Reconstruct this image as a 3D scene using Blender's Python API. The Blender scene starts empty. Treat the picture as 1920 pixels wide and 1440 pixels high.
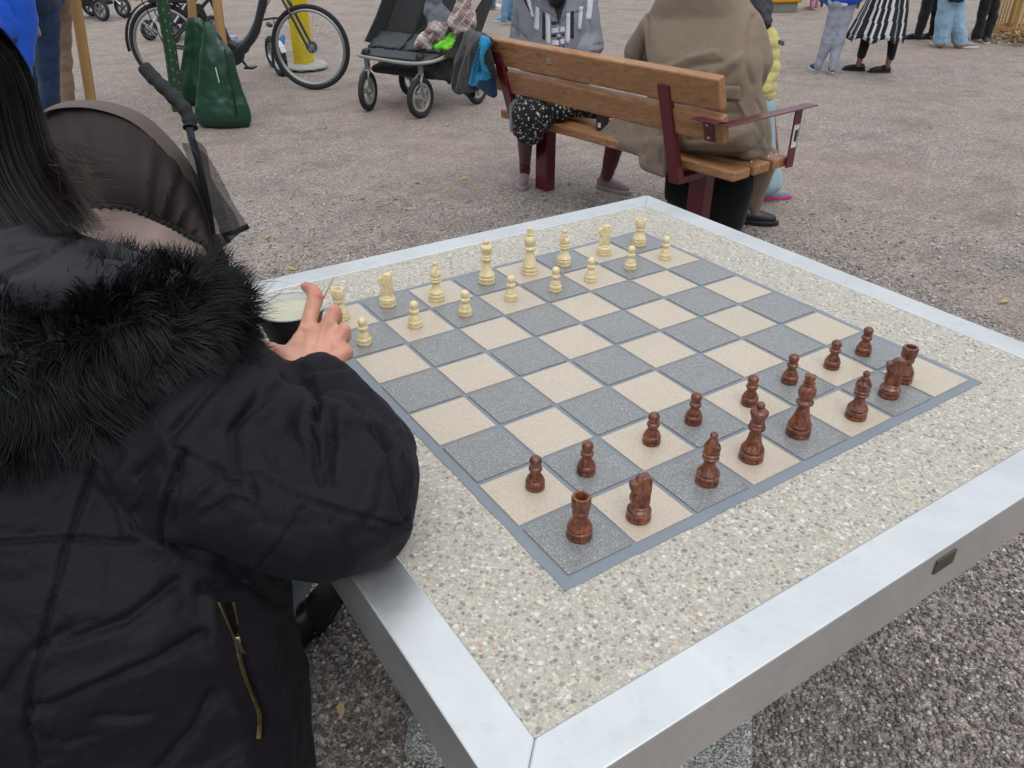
import bpy, bmesh, math, random
import numpy as np
from mathutils import Vector, Matrix, noise

# ------------------------------------------------------------------ camera, sky, sun, exposure
sc = bpy.context.scene
COL = sc.collection
FOC = 1487.36                                   # focal length in pixels of the 1920 px wide photograph
CR = np.array([[0.83782565, -0.5459349, 0.00180608],
               [-0.27995612, -0.43247351, -0.85708298],
               [0.46869259, 0.71758048, -0.51517522]])
TT = 0.77                                       # height of the table top
CC = np.array([-0.407637, -0.509424, 0.647308 + TT])
cd = bpy.data.cameras.new('camera')
cam = bpy.data.objects.new('camera', cd)
COL.objects.link(cam)
Mx = Matrix(((CR[0][0], -CR[1][0], -CR[2][0], CC[0]), (CR[0][1], -CR[1][1], -CR[2][1], CC[1]),
             (CR[0][2], -CR[1][2], -CR[2][2], CC[2]), (0, 0, 0, 1)))
cam.matrix_world = Mx
cd.sensor_width = 36.0
cd.lens = FOC / 1920 * 36
cd.clip_start = 0.02
cd.clip_end = 500
sc.camera = cam

SUN_EL, SUN_ROT = math.radians(58), math.radians(200)
w = bpy.data.worlds.new('World'); sc.world = w; w.use_nodes = True
nt = w.node_tree; nt.nodes.clear()
sky = nt.nodes.new('ShaderNodeTexSky'); sky.sky_type = 'NISHITA'; sky.sun_disc = False
sky.sun_elevation = SUN_EL; sky.sun_rotation = SUN_ROT
sky.air_density = 1.0; sky.dust_density = 6.0; sky.ozone_density = 1.0
hs = nt.nodes.new('ShaderNodeHueSaturation'); hs.inputs['Saturation'].default_value = 0.4
bg = nt.nodes.new('ShaderNodeBackground'); bg.inputs[1].default_value = 0.13
out = nt.nodes.new('ShaderNodeOutputWorld')
geo = nt.nodes.new('ShaderNodeTexCoord'); sp = nt.nodes.new('ShaderNodeSeparateXYZ'); nt.links.new(geo.outputs['Generated'], sp.inputs[0])
rp = nt.nodes.new('ShaderNodeValToRGB'); nt.links.new(sp.outputs[2], rp.inputs[0])       # overcast cloud layer: bright overhead, dull at the horizon
els = rp.color_ramp.elements; els[0].position = 0.0; els[0].color = (.11, .12, .12, 1); els[1].position = 1.0; els[1].color = (1.0, 1.0, 1.0, 1)
for ps, cc in ((.16, (.16, .17, .18, 1)), (.30, (.66, .69, .72, 1)), (.6, (.90, .92, .94, 1))): e_ = els.new(ps); e_.color = cc
sc_n = nt.nodes.new('ShaderNodeMix'); sc_n.data_type = 'RGBA'; sc_n.blend_type = 'MULTIPLY'; sc_n.inputs[0].default_value = 1.0
nt.links.new(rp.outputs[0], sc_n.inputs[6]); sc_n.inputs[7].default_value = (9.6, 9.9, 10.3, 1)
mx_n = nt.nodes.new('ShaderNodeMix'); mx_n.data_type = 'RGBA'; mx_n.inputs[0].default_value = 0.8
nt.links.new(sky.outputs[0], hs.inputs['Color']); nt.links.new(hs.outputs[0], mx_n.inputs[6]); nt.links.new(sc_n.outputs[2], mx_n.inputs[7])
nt.links.new(mx_n.outputs[2], bg.inputs[0]); nt.links.new(bg.outputs[0], out.inputs[0])
sl = bpy.data.lights.new('sun', 'SUN'); sl.energy = 0.6; sl.angle = math.radians(35); sl.color = (1, 0.97, 0.93)
so = bpy.data.objects.new('sun', sl); COL.objects.link(so)
so.rotation_euler = (math.radians(90) - SUN_EL, 0, -SUN_ROT + math.pi)
so.location = (0, 0, 20)
sc.view_settings.view_transform = 'Standard'; sc.view_settings.look = 'None'
sc.view_settings.exposure = 0.15; sc.view_settings.gamma = 1.0
sc.view_settings.use_curve_mapping = False

# ------------------------------------------------------------------ measuring helpers
def ray(x, y):
    return CR.T @ np.array([(x - 960) / FOC, (y - 720) / FOC, 1.0])
def at_z(x, y, z=0.0):                           # point on the level z seen at photo pixel (x, y)
    r = ray(x, y); return CC + (z - CC[2]) / r[2] * r
def at_d(x, y, d):                               # point at depth d
    return CC + d * ray(x, y)
def toward(P, Y=None):                           # unit horizontal vector from the camera to P
    v = np.array([P[0] - CC[0], P[1] - CC[1], 0.0]); return v / np.linalg.norm(v)
def pix(co):
    a = (co - CC) @ CR.T
    return np.c_[960 + FOC * a[:, 0] / a[:, 2], 720 + FOC * a[:, 1] / a[:, 2], a[:, 2]]
RIGHT = np.array([CR[0][0], CR[0][1], 0.0]); RIGHT /= np.linalg.norm(RIGHT)
FWD = np.array([-RIGHT[1], RIGHT[0], 0.0])
UP = np.array([0, 0, 1.0])

# ------------------------------------------------------------------ mesh helpers
def V3(p): return Vector((float(p[0]), float(p[1]), float(p[2])))
class MB:
    def __init__(s): s.v = []; s.f = []; s.m = []
    def add(s, vs, fs, m=0):
        o = len(s.v); s.v += [tuple(map(float, a)) for a in vs]; s.f += [tuple(i + o for i in a) for a in fs]; s.m += [m] * len(fs); return s
    def box(s, c, size, ax=None, m=0, taper=1.0):
        ax = ax or (np.array([1, 0, 0.]), np.array([0, 1, 0.]), np.array([0, 0, 1.]))
        vs = []
        for k in (-1, 1):
            t = 1 if k < 0 else taper
            for i, j in ((-1, -1), (1, -1), (1, 1), (-1, 1)):
                vs.append(np.array(c, float) + ax[0] * i * size[0] / 2 * t + ax[1] * j * size[1] / 2 * t + ax[2] * k * size[2] / 2)
        return s.add(vs, [(3, 2, 1, 0), (4, 5, 6, 7), (0, 1, 5, 4), (1, 2, 6, 5), (2, 3, 7, 6), (3, 0, 4, 7)], m)
    def tube(s, pts, r, n=10, m=0, closed=False, flat=None, cap=True):
        P = [V3(p) for p in pts]; k = len(P); rr = r if hasattr(r, '__len__') else [r] * k
        prev = None; rings = []
        for i in range(k):
            a = P[(i - 1) % k] if (i > 0 or closed) else P[i]; b = P[(i + 1) % k] if (i < k - 1 or closed) else P[i]
            t = (b - a).normalized()
            if prev is None:
                u = t.orthogonal().normalized()
                if flat is not None:
                    u = V3(flat[0]); u = (u - t * u.dot(t)).normalized()
            else:
                u = (prev - t * prev.dot(t)).normalized()
            prev = u; w_ = t.cross(u); fu, fv = (1, 1) if flat is None else (flat[1], flat[2])
            rings.append([P[i] + u * math.cos(2 * math.pi * j / n) * rr[i] * fu + w_ * math.sin(2 * math.pi * j / n) * rr[i] * fv for j in range(n)])
        vs = [v for R_ in rings for v in R_]; fs = []
        for i in range(k if closed else k - 1):
            i2 = (i + 1) % k
            for j in range(n):
                fs.append((i * n + j, i * n + (j + 1) % n, i2 * n + (j + 1) % n, i2 * n + j))
        if not closed and cap:
            fs.append(tuple(range(n - 1, -1, -1))); fs.append(tuple((k - 1) * n + j for j in range(n)))
        return s.add(vs, fs, m)
    def lathe(s, prof, c=(0, 0, 0), n=28, m=0, axes=None, cap=3):
        ax = axes or (np.array([1, 0, 0.]), np.array([0, 1, 0.]), np.array([0, 0, 1.])); c = np.array(c, float)
        vs = []; fs = []
        for r, z in prof:
            for j in range(n):
                a = 2 * math.pi * j / n; vs.append(c + ax[0] * r * math.cos(a) + ax[1] * r * math.sin(a) + ax[2] * z)
        for i in range(len(prof) - 1):
            for j in range(n):
                fs.append((i * n + j, i * n + (j + 1) % n, (i + 1) * n + (j + 1) % n, (i + 1) * n + j))
        if cap & 1: fs.append(tuple(range(n - 1, -1, -1)))
        if cap & 2: fs.append(tuple((len(prof) - 1) * n + j for j in range(n)))
        return s.add(vs, fs, m)
    def prism(s, poly, o, ux, uy, uz, th, m=0):      # outline in the ux-uy plane, thickness th along uz (centred)
        n = len(poly); o = np.array(o, float)
        vs = [o + ux * a + uy * b - uz * th / 2 for a, b in poly] + [o + ux * a + uy * b + uz * th / 2 for a, b in poly]
        fs = [tuple(range(n - 1, -1, -1)), tuple(range(n, 2 * n))] + [(i, (i + 1) % n, n + (i + 1) % n, n + i) for i in range(n)]
        return s.add(vs, fs, m)
    def grid(s, fn, nu, nv, m=0, wrap=False, mf=None):
        vs = [fn(i / (nu if wrap else nu - 1), j / (nv - 1)) for j in range(nv) for i in range(nu)]
        fs = []; ms = []
        for j in range(nv - 1):
            for i in range(nu if wrap else nu - 1):
                i2 = (i + 1) % nu
                fs.append((j * nu + i, j * nu + i2, (j + 1) * nu + i2, (j + 1) * nu + i)); ms.append(mf(i, j) if mf else m)
        o = len(s.m); s.add(vs, fs, m); s.m[o:] = ms; return s
    def ball(s, c, r, n=14, m=0, sc_=(1, 1, 1)):
        prof = [(max(1e-4, math.sin(math.pi * i / 10)) * r, -math.cos(math.pi * i / 10) * r) for i in range(11)]
        o = len(s.v); s.lathe(prof, (0, 0, 0), n, m)
        s.v[o:] = [(v[0] * sc_[0] + c[0], v[1] * sc_[1] + c[1], v[2] * sc_[2] + c[2]) for v in s.v[o:]]; return s
    def build(s, name, mats, parent=None, smooth=True, bevel=0, ang=40, fix=True):
        me = bpy.data.meshes.new(name); me.from_pydata(s.v, [], s.f)
        if fix:
            b = bmesh.new(); b.from_mesh(me); bmesh.ops.recalc_face_normals(b, faces=b.faces); b.to_mesh(me); b.free()
        mats = mats if isinstance(mats, (list, tuple)) else [mats]
        for m_ in mats: me.materials.append(m_)
        if len(mats) > 1: me.polygons.foreach_set('material_index', s.m)
        if smooth:
            me.polygons.foreach_set('use_smooth', [True] * len(me.polygons)); me.set_sharp_from_angle(angle=math.radians(ang))
        return link(name, me, parent, bevel)
def link(name, me, parent=None, bevel=0):
    o = bpy.data.objects.new(name, me); COL.objects.link(o)
    if parent is not None:
        o.parent = parent; o.matrix_parent_inverse = base_inv(parent)
    if bevel:
        b = o.modifiers.new('bevel', 'BEVEL'); b.width = bevel; b.segments = 2; b.limit_method = 'ANGLE'; b.angle_limit = math.radians(40)
    return o
def base_inv(p):
    m = Matrix.Translation(p.location) @ p.rotation_euler.to_matrix().to_4x4()
    if p.parent is not None: m = Matrix.Identity(4)
    return m.inverted()
def tag(o, label=None, cat=None, group=None, kind=None):
    if label: o['label'] = label
    if cat: o['category'] = cat
    if group: o['group'] = group
    if kind: o['kind'] = kind
    return o
def thing(name, label, cat, loc, group=None):
    o = bpy.data.objects.new(name, None); COL.objects.link(o); o.location = [float(a) for a in loc]; o.empty_display_size = .1
    return tag(o, label, cat, group)
def copy_tree(o, parent=None):
    c = o.copy(); COL.objects.link(c)
    if parent is not None: c.parent = parent
    for ch in [x for x in COL.objects if x.parent == o]: copy_tree(ch, c)
    return c

# rounded bodies: hulls of balls, fused by voxel remesh into one continuous surface
_ico = None
def ico():
    global _ico
    if _ico is None:
        b = bmesh.new(); bmesh.ops.create_icosphere(b, subdivisions=2, radius=1); _ico = np.array([v.co[:] for v in b.verts]); b.free()
    return _ico
def blob(name, hulls, mats, parent=None, voxel=.01, smooth=6, disp=None, post=None):
    bm = bmesh.new()
    for h in hulls:
        vs = []
        for b in h:
            r = np.array(b[3:6] if len(b) >= 6 else (b[3],) * 3)
            pts = ico() * r
            if len(b) == 7:
                c_, s_ = math.cos(b[6]), math.sin(b[6]); pts = pts @ np.array([[c_, s_, 0], [-s_, c_, 0], [0, 0, 1]])
            for p in pts + np.array(b[:3]): vs.append(bm.verts.new(p))
        bmesh.ops.convex_hull(bm, input=vs)
        bmesh.ops.delete(bm, geom=[v for v in vs if v.is_valid and not v.link_faces], context='VERTS')
    me = bpy.data.meshes.new('tmp'); bm.to_mesh(me); bm.free()
    o = bpy.data.objects.new('tmp', me); COL.objects.link(o)
    md = o.modifiers.new('r', 'REMESH'); md.mode = 'VOXEL'; md.voxel_size = voxel
    dg = bpy.context.evaluated_depsgraph_get(); dg.update()
    m2 = bpy.data.meshes.new_from_object(o.evaluated_get(dg)); bpy.data.objects.remove(o); bpy.data.meshes.remove(me)
    n = len(m2.vertices); co = np.empty(n * 3); m2.vertices.foreach_get('co', co); co = co.reshape(-1, 3)
    ed = np.empty(len(m2.edges) * 2, int); m2.edges.foreach_get('vertices', ed); ed = ed.reshape(-1, 2)
    deg = np.bincount(ed.ravel(), minlength=n).astype(float); deg[deg == 0] = 1
    def lap(c, it, f=.6):
        for _ in range(it):
            a = np.stack([np.bincount(ed[:, 0], c[ed[:, 1], k], n) + np.bincount(ed[:, 1], c[ed[:, 0], k], n) for k in range(3)], 1)
            c = c + f * (a / deg[:, None] - c)
        return c
    co = lap(co, smooth)
    def normals(c):
        m2.vertices.foreach_set('co', c.ravel()); m2.update(); no = np.empty(n * 3); m2.vertex_normals.foreach_get('vector', no); return no.reshape(-1, 3)
    if disp:
        no = normals(co); d = disp(co, no); co = co + no * np.asarray(d)[:, None]
    if post: co = post(co, lap, normals)
    m2.vertices.foreach_set('co', co.ravel()); m2.name = name
    m2.materials.clear()
    for q in (mats if isinstance(mats, (list, tuple)) else [mats]): m2.materials.append(q)
    m2.polygons.foreach_set('use_smooth', [True] * len(m2.polygons)); m2.update()
    return link(name, m2, parent)
def fbm(co, scale, oct_=3, seed=0.0, stretch=(1, 1, 1)):
    s = np.array(stretch) * scale
    return np.array([noise.fractal(Vector(p), 1.0, 2.0, oct_) for p in co * s + seed])
def stroke_px(co, no, strokes):
    """creases traced on the surface that faces the viewer; each stroke (points, width px, height m)"""
    P = pix(co); vw = co - CC; vw = vw / np.linalg.norm(vw, axis=1)[:, None]; face = np.clip(-(no * vw).sum(1) * 2.5, 0, 1)
    d = np.zeros(len(co))
    for pts, wd, amp in strokes:
        best = np.full(len(co), 1e9)
        for (x0, y0), (x1, y1) in zip(pts[:-1], pts[1:]):
            dx, dy = x1 - x0, y1 - y0; L = dx * dx + dy * dy + 1e-9
            t = np.clip(((P[:, 0] - x0) * dx + (P[:, 1] - y0) * dy) / L, 0, 1)
            best = np.minimum(best, np.hypot(P[:, 0] - x0 - t * dx, P[:, 1] - y0 - t * dy))
        d += amp * np.exp(-(best / wd) ** 2) * face
    return d
def curve(pts, n=6, closed=False):                # Catmull-Rom through points
    P = [np.array(p, float) for p in pts]; o = []; k = len(P)
    for i in range(k if closed else k - 1):
        p0 = P[(i - 1) % k] if (closed or i > 0) else P[i]; p1 = P[i]; p2 = P[(i + 1) % k]; p3 = P[(i + 2) % k] if (closed or i + 2 < k) else p2
        for j in range(n):
            t = j / n; o.append(.5 * ((2 * p1) + (-p0 + p2) * t + (2 * p0 - 5 * p1 + 4 * p2 - p3) * t * t + (-p0 + 3 * p1 - 3 * p2 + p3) * t ** 3))
    if not closed: o.append(P[-1])
    return o

# ------------------------------------------------------------------ materials
def lin(h):
    h = h.lstrip('#'); return tuple(((int(h[i:i + 2], 16) / 255) / 12.92 if int(h[i:i + 2], 16) < 11 else ((int(h[i:i + 2], 16) / 255 + .055) / 1.055) ** 2.4) for i in (0, 2, 4)) + (1,)
def C_(c): return lin(c) if isinstance(c, str) else (tuple(c) + (1,))[:4]
class NT:
    def __init__(s, name):
        s.m = bpy.data.materials.new(name); s.m.use_nodes = True; s.t = s.m.node_tree; s.b = s.t.nodes['Principled BSDF']; s.tc = s.t.nodes.new('ShaderNodeTexCoord')
        s.co = s.tc.outputs['Object']
    def n(s, typ, ins=None, **kw):
        nd = s.t.nodes.new('ShaderNode' + typ)
        for k, v in kw.items(): setattr(nd, k, v)
        for k, v in (ins or {}).items(): s.set(nd.inputs[k], v)
        return nd
    def set(s, inp, v):
        if isinstance(v, bpy.types.NodeSocket): s.t.links.new(v, inp)
        else: inp.default_value = v
    def map(s, scale=(1, 1, 1), rot=(0, 0, 0), co=None):
        return s.n('Mapping', {'Vector': co or s.co, 'Scale': scale, 'Rotation': rot}).outputs[0]
    def noise(s, scale, detail=3, rough=.6, co=None, dist=0):
        return s.n('TexNoise', {'Vector': co or s.co, 'Scale': scale, 'Detail': detail, 'Roughness': rough, 'Distortion': dist}).outputs[0]
    def vor(s, scale, co=None, dim='3D', feature='F1', rnd=1.0):
        return s.n('TexVoronoi', {'Vector': co or s.co, 'Scale': scale, 'Randomness': rnd}, voronoi_dimensions=dim, feature=feature)
    def ramp(s, f, stops, interp='LINEAR'):
        r = s.n('ValToRGB', {'Fac': f}); r.color_ramp.interpolation = interp; e = r.color_ramp.elements
        while len(e) < len(stops): e.new(.5)
        for a, (p, c) in zip(e, stops): a.position = p; a.color = C_(c) if not isinstance(c, float) else (c, c, c, 1)
        return r.outputs[0]
    def mix(s, f, a, b, mode='MIX'):
        x = s.n('Mix', data_type='RGBA', blend_type=mode)
        s.set(x.inputs[0], f); s.set(x.inputs[6], C_(a) if isinstance(a, (str, tuple)) else a); s.set(x.inputs[7], C_(b) if isinstance(b, (str, tuple)) else b)
        return x.outputs[2]
    def math(s, op, a, b=0.0):
        x = s.n('Math', operation=op); s.set(x.inputs[0], a); s.set(x.inputs[1], b); return x.outputs[0]
    def bump(s, h, dist=.002, strength=1.0):
        x = s.n('Bump', {'Height': h, 'Distance': dist, 'Strength': strength})
        if s.b.inputs['Normal'].links: s.set(x.inputs['Normal'], s.b.inputs['Normal'].links[0].from_socket)
        s.set(s.b.inputs['Normal'], x.outputs[0]); return s
    def col(s, c): s.set(s.b.inputs['Base Color'], C_(c) if isinstance(c, (str, tuple)) else c); return s
    def rough(s, v): s.set(s.b.inputs['Roughness'], v); return s
_mc = {}
def mat(name, c, rough=.6, metal=0.0, c2=None, vs=8, var=.5, bs=None, bd=.0015, sheen=0, spec=.5, coat=0):
    if name in _mc: return _mc[name]
    t = NT(name); c2 = c2 or tuple(min(1, x * .72) for x in C_(c)[:3])
    t.col(t.mix(t.math('MULTIPLY', t.noise(vs, 5, .65), var * 2), c, c2)).rough(t.math('ADD', t.math('MULTIPLY', t.noise(vs * 3, 3), .2), rough - .1))
    t.b.inputs['Metallic'].default_value = metal; t.b.inputs['Specular IOR Level'].default_value = spec
    if sheen: t.b.inputs['Sheen Weight'].default_value = sheen; t.b.inputs['Sheen Roughness'].default_value = .5
    if coat: t.b.inputs['Coat Weight'].default_value = coat; t.b.inputs['Coat Roughness'].default_value = .2
    if bs: t.bump(t.noise(bs, 4, .6), bd)
    _mc[name] = t.m; return t.m
def cloth(name, c, c2=None, rough=.85, vs=6, bs=900, bd=.0006, wr=14, sheen=.15):
    if name in _mc: return _mc[name]
    m_ = mat(name, c, rough, 0, c2, vs, .4, bs, bd, sheen, .3)
    t = NT.__new__(NT); t.m = m_; t.t = m_.node_tree; t.b = t.t.nodes['Principled BSDF']; t.co = [n for n in t.t.nodes if n.type == 'TEX_COORD'][0].outputs['Object']
    t.bump(t.noise(wr, 2, .5), .012, .6)
    return m_
rnd = random.Random(7)
# ------------------------------------------------------------------ ground
def m_gravel():
    t = NT('gravel'); uv = t.map((1, 1, 1))
    v1 = t.vor(150, uv, '2D'); v2 = t.vor(70, uv, '2D'); v3 = t.vor(320, uv, '2D')
    sep = t.n('SeparateColor', {0: v1.outputs['Color']}); sep2 = t.n('SeparateColor', {0: v2.outputs['Color']})
    stone = t.ramp(sep.outputs[0], [(0, '#3f3d3f'), (.18, '#6d6766'), (.4, '#8d8380'), (.6, '#a3968f'), (.8, '#b5a9a0'), (1, '#dcd5cb')])
    pink = t.ramp(sep.outputs[1], [(0, '#6f7774'), (.5, '#948b86'), (1, '#a8837a')])
    c = t.mix(t.math('MULTIPLY', sep.outputs[2], .5), stone, pink)
    big = t.ramp(sep2.outputs[0], [(0, '#605b5b'), (.5, '#8f8681'), (1, '#c0b6ac')])
    c = t.mix(.22, c, big)
    n1 = t.noise(.55, 4, .6); n2 = t.noise(2.1, 4, .7); n3 = t.noise(7, 4, .75)
    c = t.mix(t.ramp(n1, [(.38, 0.0), (.62, .75)]), c, t.mix(.8, c, '#a48e86'))
    c = t.mix(t.ramp(n2, [(.46, 0.0), (.70, .62)]), c, '#6a6862')
    c = t.mix(t.ramp(n3, [(.5, 0.0), (.85, .5)]), c, '#cfc4b8')
    streak = t.noise(3, 5, .7, t.map((.35, 2.4, 1), (0, 0, math.radians(-33))))
    c = t.mix(t.ramp(streak, [(.55, 0.0), (.72, .25)]), c, '#6a6561')
    c = t.mix(t.ramp(t.noise(46, 4, .8), [(.40, .55), (.56, 0.0)]), c, '#57524f'); c = t.mix(t.ramp(t.noise(75, 3, .8), [(.56, 0.0), (.72, .6)]), c, '#d6cdc4'); c = t.mix(1.0, c, (1.26, 1.265, 1.25), 'MULTIPLY'); t.col(c).rough(.9)
    t.b.inputs['Specular IOR Level'].default_value = .25
    h = t.math('ADD', t.math('MULTIPLY', v1.outputs['Distance'], -1.0), t.math('MULTIPLY', v3.outputs['Distance'], -.4))
    c2_ = None; t.bump(h, .006, 1.0); t.bump(t.noise(14, 4, .7), .02, .6); return t.m
def m_stones():
    t = NT('loose_stones'); at = t.n('Attribute', attribute_name='tone'); at2 = t.n('Attribute', attribute_name='hue')
    c = t.ramp(at.outputs['Fac'], [(0, '#28282a'), (.25, '#4b4a4b'), (.5, '#6b6867'), (.72, '#8b8783'), (.9, '#b4aea6'), (1, '#dcd8d0')])
    c = t.mix(t.ramp(at2.outputs['Fac'], [(.86, 0.0), (1, .55)]), c, '#a0766c'); c = t.mix(t.ramp(at2.outputs['Fac'], [(0, .35), (.15, 0.0)]), c, '#5d6f6d')
    t.col(t.mix(.25, c, t.ramp(t.noise(300, 3), [(.3, '#555250'), (.7, '#b8b0a8')]))).rough(.8); return t.m
g = MB(); g.grid(lambda a, b: (-70 + 220 * a, -60 + 220 * b, 0), 24, 24)
tag(g.build('ground', m_gravel(), smooth=False), 'grey and pinkish gravel ground', kind='structure')
pv = MB(); pv.box((25.6, 5.4, .003), (22, 5.0, .006), (np.array([.86, .51, 0]), np.array([-.51, .86, 0]), UP))
tag(pv.build('pavement', mat('pave', '#8d8f93', .8, bs=60), smooth=False), 'grey paved strip at the far edge of the gravel', kind='structure')
gr = MB()
rg = random.Random(4)
GC = at_z(130, -6, 0)
for i in range(2600):
    p = at_z(rg.uniform(-60, 330), rg.uniform(-75, 3), 0); a = rg.uniform(0, 6.3); h = rg.uniform(.03, .09)
    gr.add([(p[0], p[1], 0), (p[0] + .05 * math.cos(a), p[1] + .05 * math.sin(a), 0), (p[0] + .03, p[1] + .02, h)], [(0, 1, 2)])
tag(gr.build('grass', mat('grass', '#5f7a3a', .8, c2='#8b9a52'), fix=False), 'strip of short grass beyond the gravel at the top left', 'grass', kind='stuff')

def scatter_stones():
    R_ = np.random.default_rng(3); pts = []
    def band(n, x0, x1, y0, y1, smin, smax):
        P = np.c_[R_.uniform(x0, x1, n), R_.uniform(y0, y1, n)]
        a = (np.c_[P, np.zeros(n)] - CC) @ CR.T; px, py = 960 + FOC * a[:, 0] / a[:, 2], 720 + FOC * a[:, 1] / a[:, 2]
        k = (a[:, 2] > .3) & (px > -400) & (px < 2700) & (py > 330) & (py < 1750); P = P[k]; return np.c_[P, R_.uniform(smin, smax, len(P)) ** 1.0]
    S = np.vstack([band(120000, -1.2, 2.8, -1.2, 3.0, .0032, .0058), band(55000, -.6, 2.8, -1.2, 2.8, .0048, .0072), band(95000, -1.6, 7.0, 1.0, 7.5, .005, .0095)])
    dd = np.hypot(S[:, 0] - CC[0], S[:, 1] - CC[1]); S = S[R_.uniform(0, 1, len(S)) < np.clip(1.5 - dd / 3.2, .0, 1)]
    n = len(S); cube = np.array([(x, y, z) for x in (-1, 1) for y in (-1, 1) for z in (-1, 1)], float)
    v = cube[None] * S[:, 2][:, None, None] * .62 * R_.uniform(.55, 1.25, (n, 8, 3)); v[:, :, 2] *= .62
    v[:, :, 0] *= R_.uniform(.8, 1.5, n)[:, None]
    th = R_.uniform(0, 6.28, n); ti = R_.normal(0, .35, n); c, s = np.cos(th)[:, None], np.sin(th)[:, None]; ct, st = np.cos(ti)[:, None], np.sin(ti)[:, None]
    x, y, z = v[:, :, 0], v[:, :, 1], v[:, :, 2]; x, z = x * ct - z * st, x * st + z * ct
    x, y = x * c - y * s, x * s + y * c
    v = np.stack([x + S[:, 0][:, None], y + S[:, 1][:, None], z + (S[:, 2] * R_.uniform(.1, .5, n))[:, None]], 2).reshape(-1, 3)
    F = np.array([(0, 1, 3, 2), (4, 6, 7, 5), (0, 4, 5, 1), (2, 3, 7, 6), (0, 2, 6, 4), (1, 5, 7, 3)])
    f = (F[None] + (np.arange(n) * 8)[:, None, None]).reshape(-1, 4)
    me = bpy.data.meshes.new('loose_gravel'); me.vertices.add(len(v)); me.vertices.foreach_set('co', v.ravel())
    me.loops.add(f.size); me.loops.foreach_set('vertex_index', f.ravel()); me.polygons.add(len(f)); me.polygons.foreach_set('loop_start', np.arange(len(f)) * 4)
    me.update(calc_edges=True)
    for nm in ('tone', 'hue'):
        a = me.attributes.new(nm, 'FLOAT', 'POINT'); a.data.foreach_set('value', np.repeat(np.where((nm == 'tone') & (np.hypot(S[:, 0] - CC[0], S[:, 1] - CC[1]) > 2.6), R_.uniform(.45, 1, n), R_.uniform(0, 1, n)), 8).astype(np.float32))
    me.materials.append(m_stones()); return tag(link('loose_gravel', me), 'loose gravel stones lying round the chess table', 'gravel', kind='stuff')
scatter_stones()

# ------------------------------------------------------------------ chess table
def m_terrazzo():
    t = NT('terrazzo'); uv = t.map((1, 1, 1)); c = t.mix(t.noise(22, 5, .7), '#a09c91', '#b1ada2')
    wob = t.mix(.0035, uv, t.n('TexNoise', {'Vector': uv, 'Scale': 260.0}).outputs['Color'])
    for sc_, thr, st in reversed(((150, .47, [(0, '#c4bfb2'), (.14, '#75726e'), (.24, '#b3ada1'), (.45, '#aaa498'), (.58, '#979088'), (.66, '#dad6cb'), (.75, '#a39d92'), (.86, '#b09486'), (.90, '#c6bea0'), (.93, '#66646a')]),
                         (230, .62, [(0, '#b7b1a5'), (.3, '#8f8a83'), (.42, '#d2cec3'), (.5, '#aaa499'), (.75, '#6c6966'), (.82, '#d0c8b0'), (.93, '#a8786a')]),
                         (420, .55, [(0, '#a8a397'), (.35, '#d6d2c6'), (.55, '#938e85'), (.8, '#bab5aa')]))):
        v = t.vor(sc_, wob, '2D'); s = t.n('SeparateColor', {0: v.outputs['Color']})
        k = t.math('LESS_THAN', v.outputs['Distance'], t.math('ADD', t.math('MULTIPLY', s.outputs[1], .38), thr - .36))
        c = t.mix(t.math('MULTIPLY', k, .70 if sc_ == 150 else .6), c, t.ramp(s.outputs[0], st, 'CONSTANT'))
    t.col(c).rough(.5); t.b.inputs['Specular IOR Level'].default_value = .3; t.bump(t.noise(700, 2), .0004, .6); return t.m
def m_tile(nm, base, base2, sp, lo, hi, rough):
    t = NT(nm); n1 = t.noise(950, 2, .5); n2 = t.noise(520, 3, .7)
    c = t.mix(t.noise(9, 4), base, base2); c = t.mix(t.ramp(t.noise(3.3, 5, .7), [(.5, 0.0), (.8, .35)]), c, t.mix(.5, base, '#8a867f')); c = t.mix(t.ramp(t.noise(38, 3, .6), [(.73, 0.0), (.78, .5)]), c, '#5d5853'); c = t.mix(t.ramp(n1, [(lo, 0.0), (hi, .55)]), c, sp); c = t.mix(t.ramp(n2, [(.6, 0.0), (.75, .35)]), c, sp)
    t.col(c).rough(t.math('ADD', t.math('MULTIPLY', n2, .18), rough)); t.bump(n1, .0003, .5); t.b.inputs['Specular IOR Level'].default_value = .5; return t.m
def m_steel():
    t = NT('galvanised'); a = t.noise(6, 6, .7, dist=.6); s = t.noise(40, 5, .7, t.map((1, 1, 1), (0, 0, .6)))
    c = t.mix(t.ramp(a, [(.3, 0.0), (.7, 1.0)]), '#cdd0d1', '#dfe1e1'); c = t.mix(t.ramp(s, [(.55, 0.0), (.8, .35)]), c, '#a9b1b5')
    fl = t.noise(230, 3, .8); c = t.mix(t.ramp(fl, [(.68, 0.0), (.76, .35)]), c, '#8f979a')
    t.col(c).rough(t.math('ADD', t.math('MULTIPLY', a, .2), .30)); t.b.inputs['Metallic'].default_value = .88; t.bump(s, .0006, .4); return t.m
STEEL = m_steel()
m_light = m_tile('tile_beige', '#baad9c', '#c3b6a6', '#75695d', .55, .63, .24)
m_dark = m_tile('tile_grey', '#696b6c', '#757677', '#c6c7c4', .52, .62, .20)
m_grout = mat('grout', '#858d95', .6, c2='#6f777f', vs=18, bs=400, bd=.0008)
T0, A0, A1, FW = TT, -.2015, 1.0035, .0590
tb = thing('chess_table', 'square terrazzo chess table with galvanised steel rim and tiled board', 'table', (.4, .4, 0))
fr = MB()
cx = (A0 + A1) / 2; HW = (A1 - A0) / 2
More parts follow.
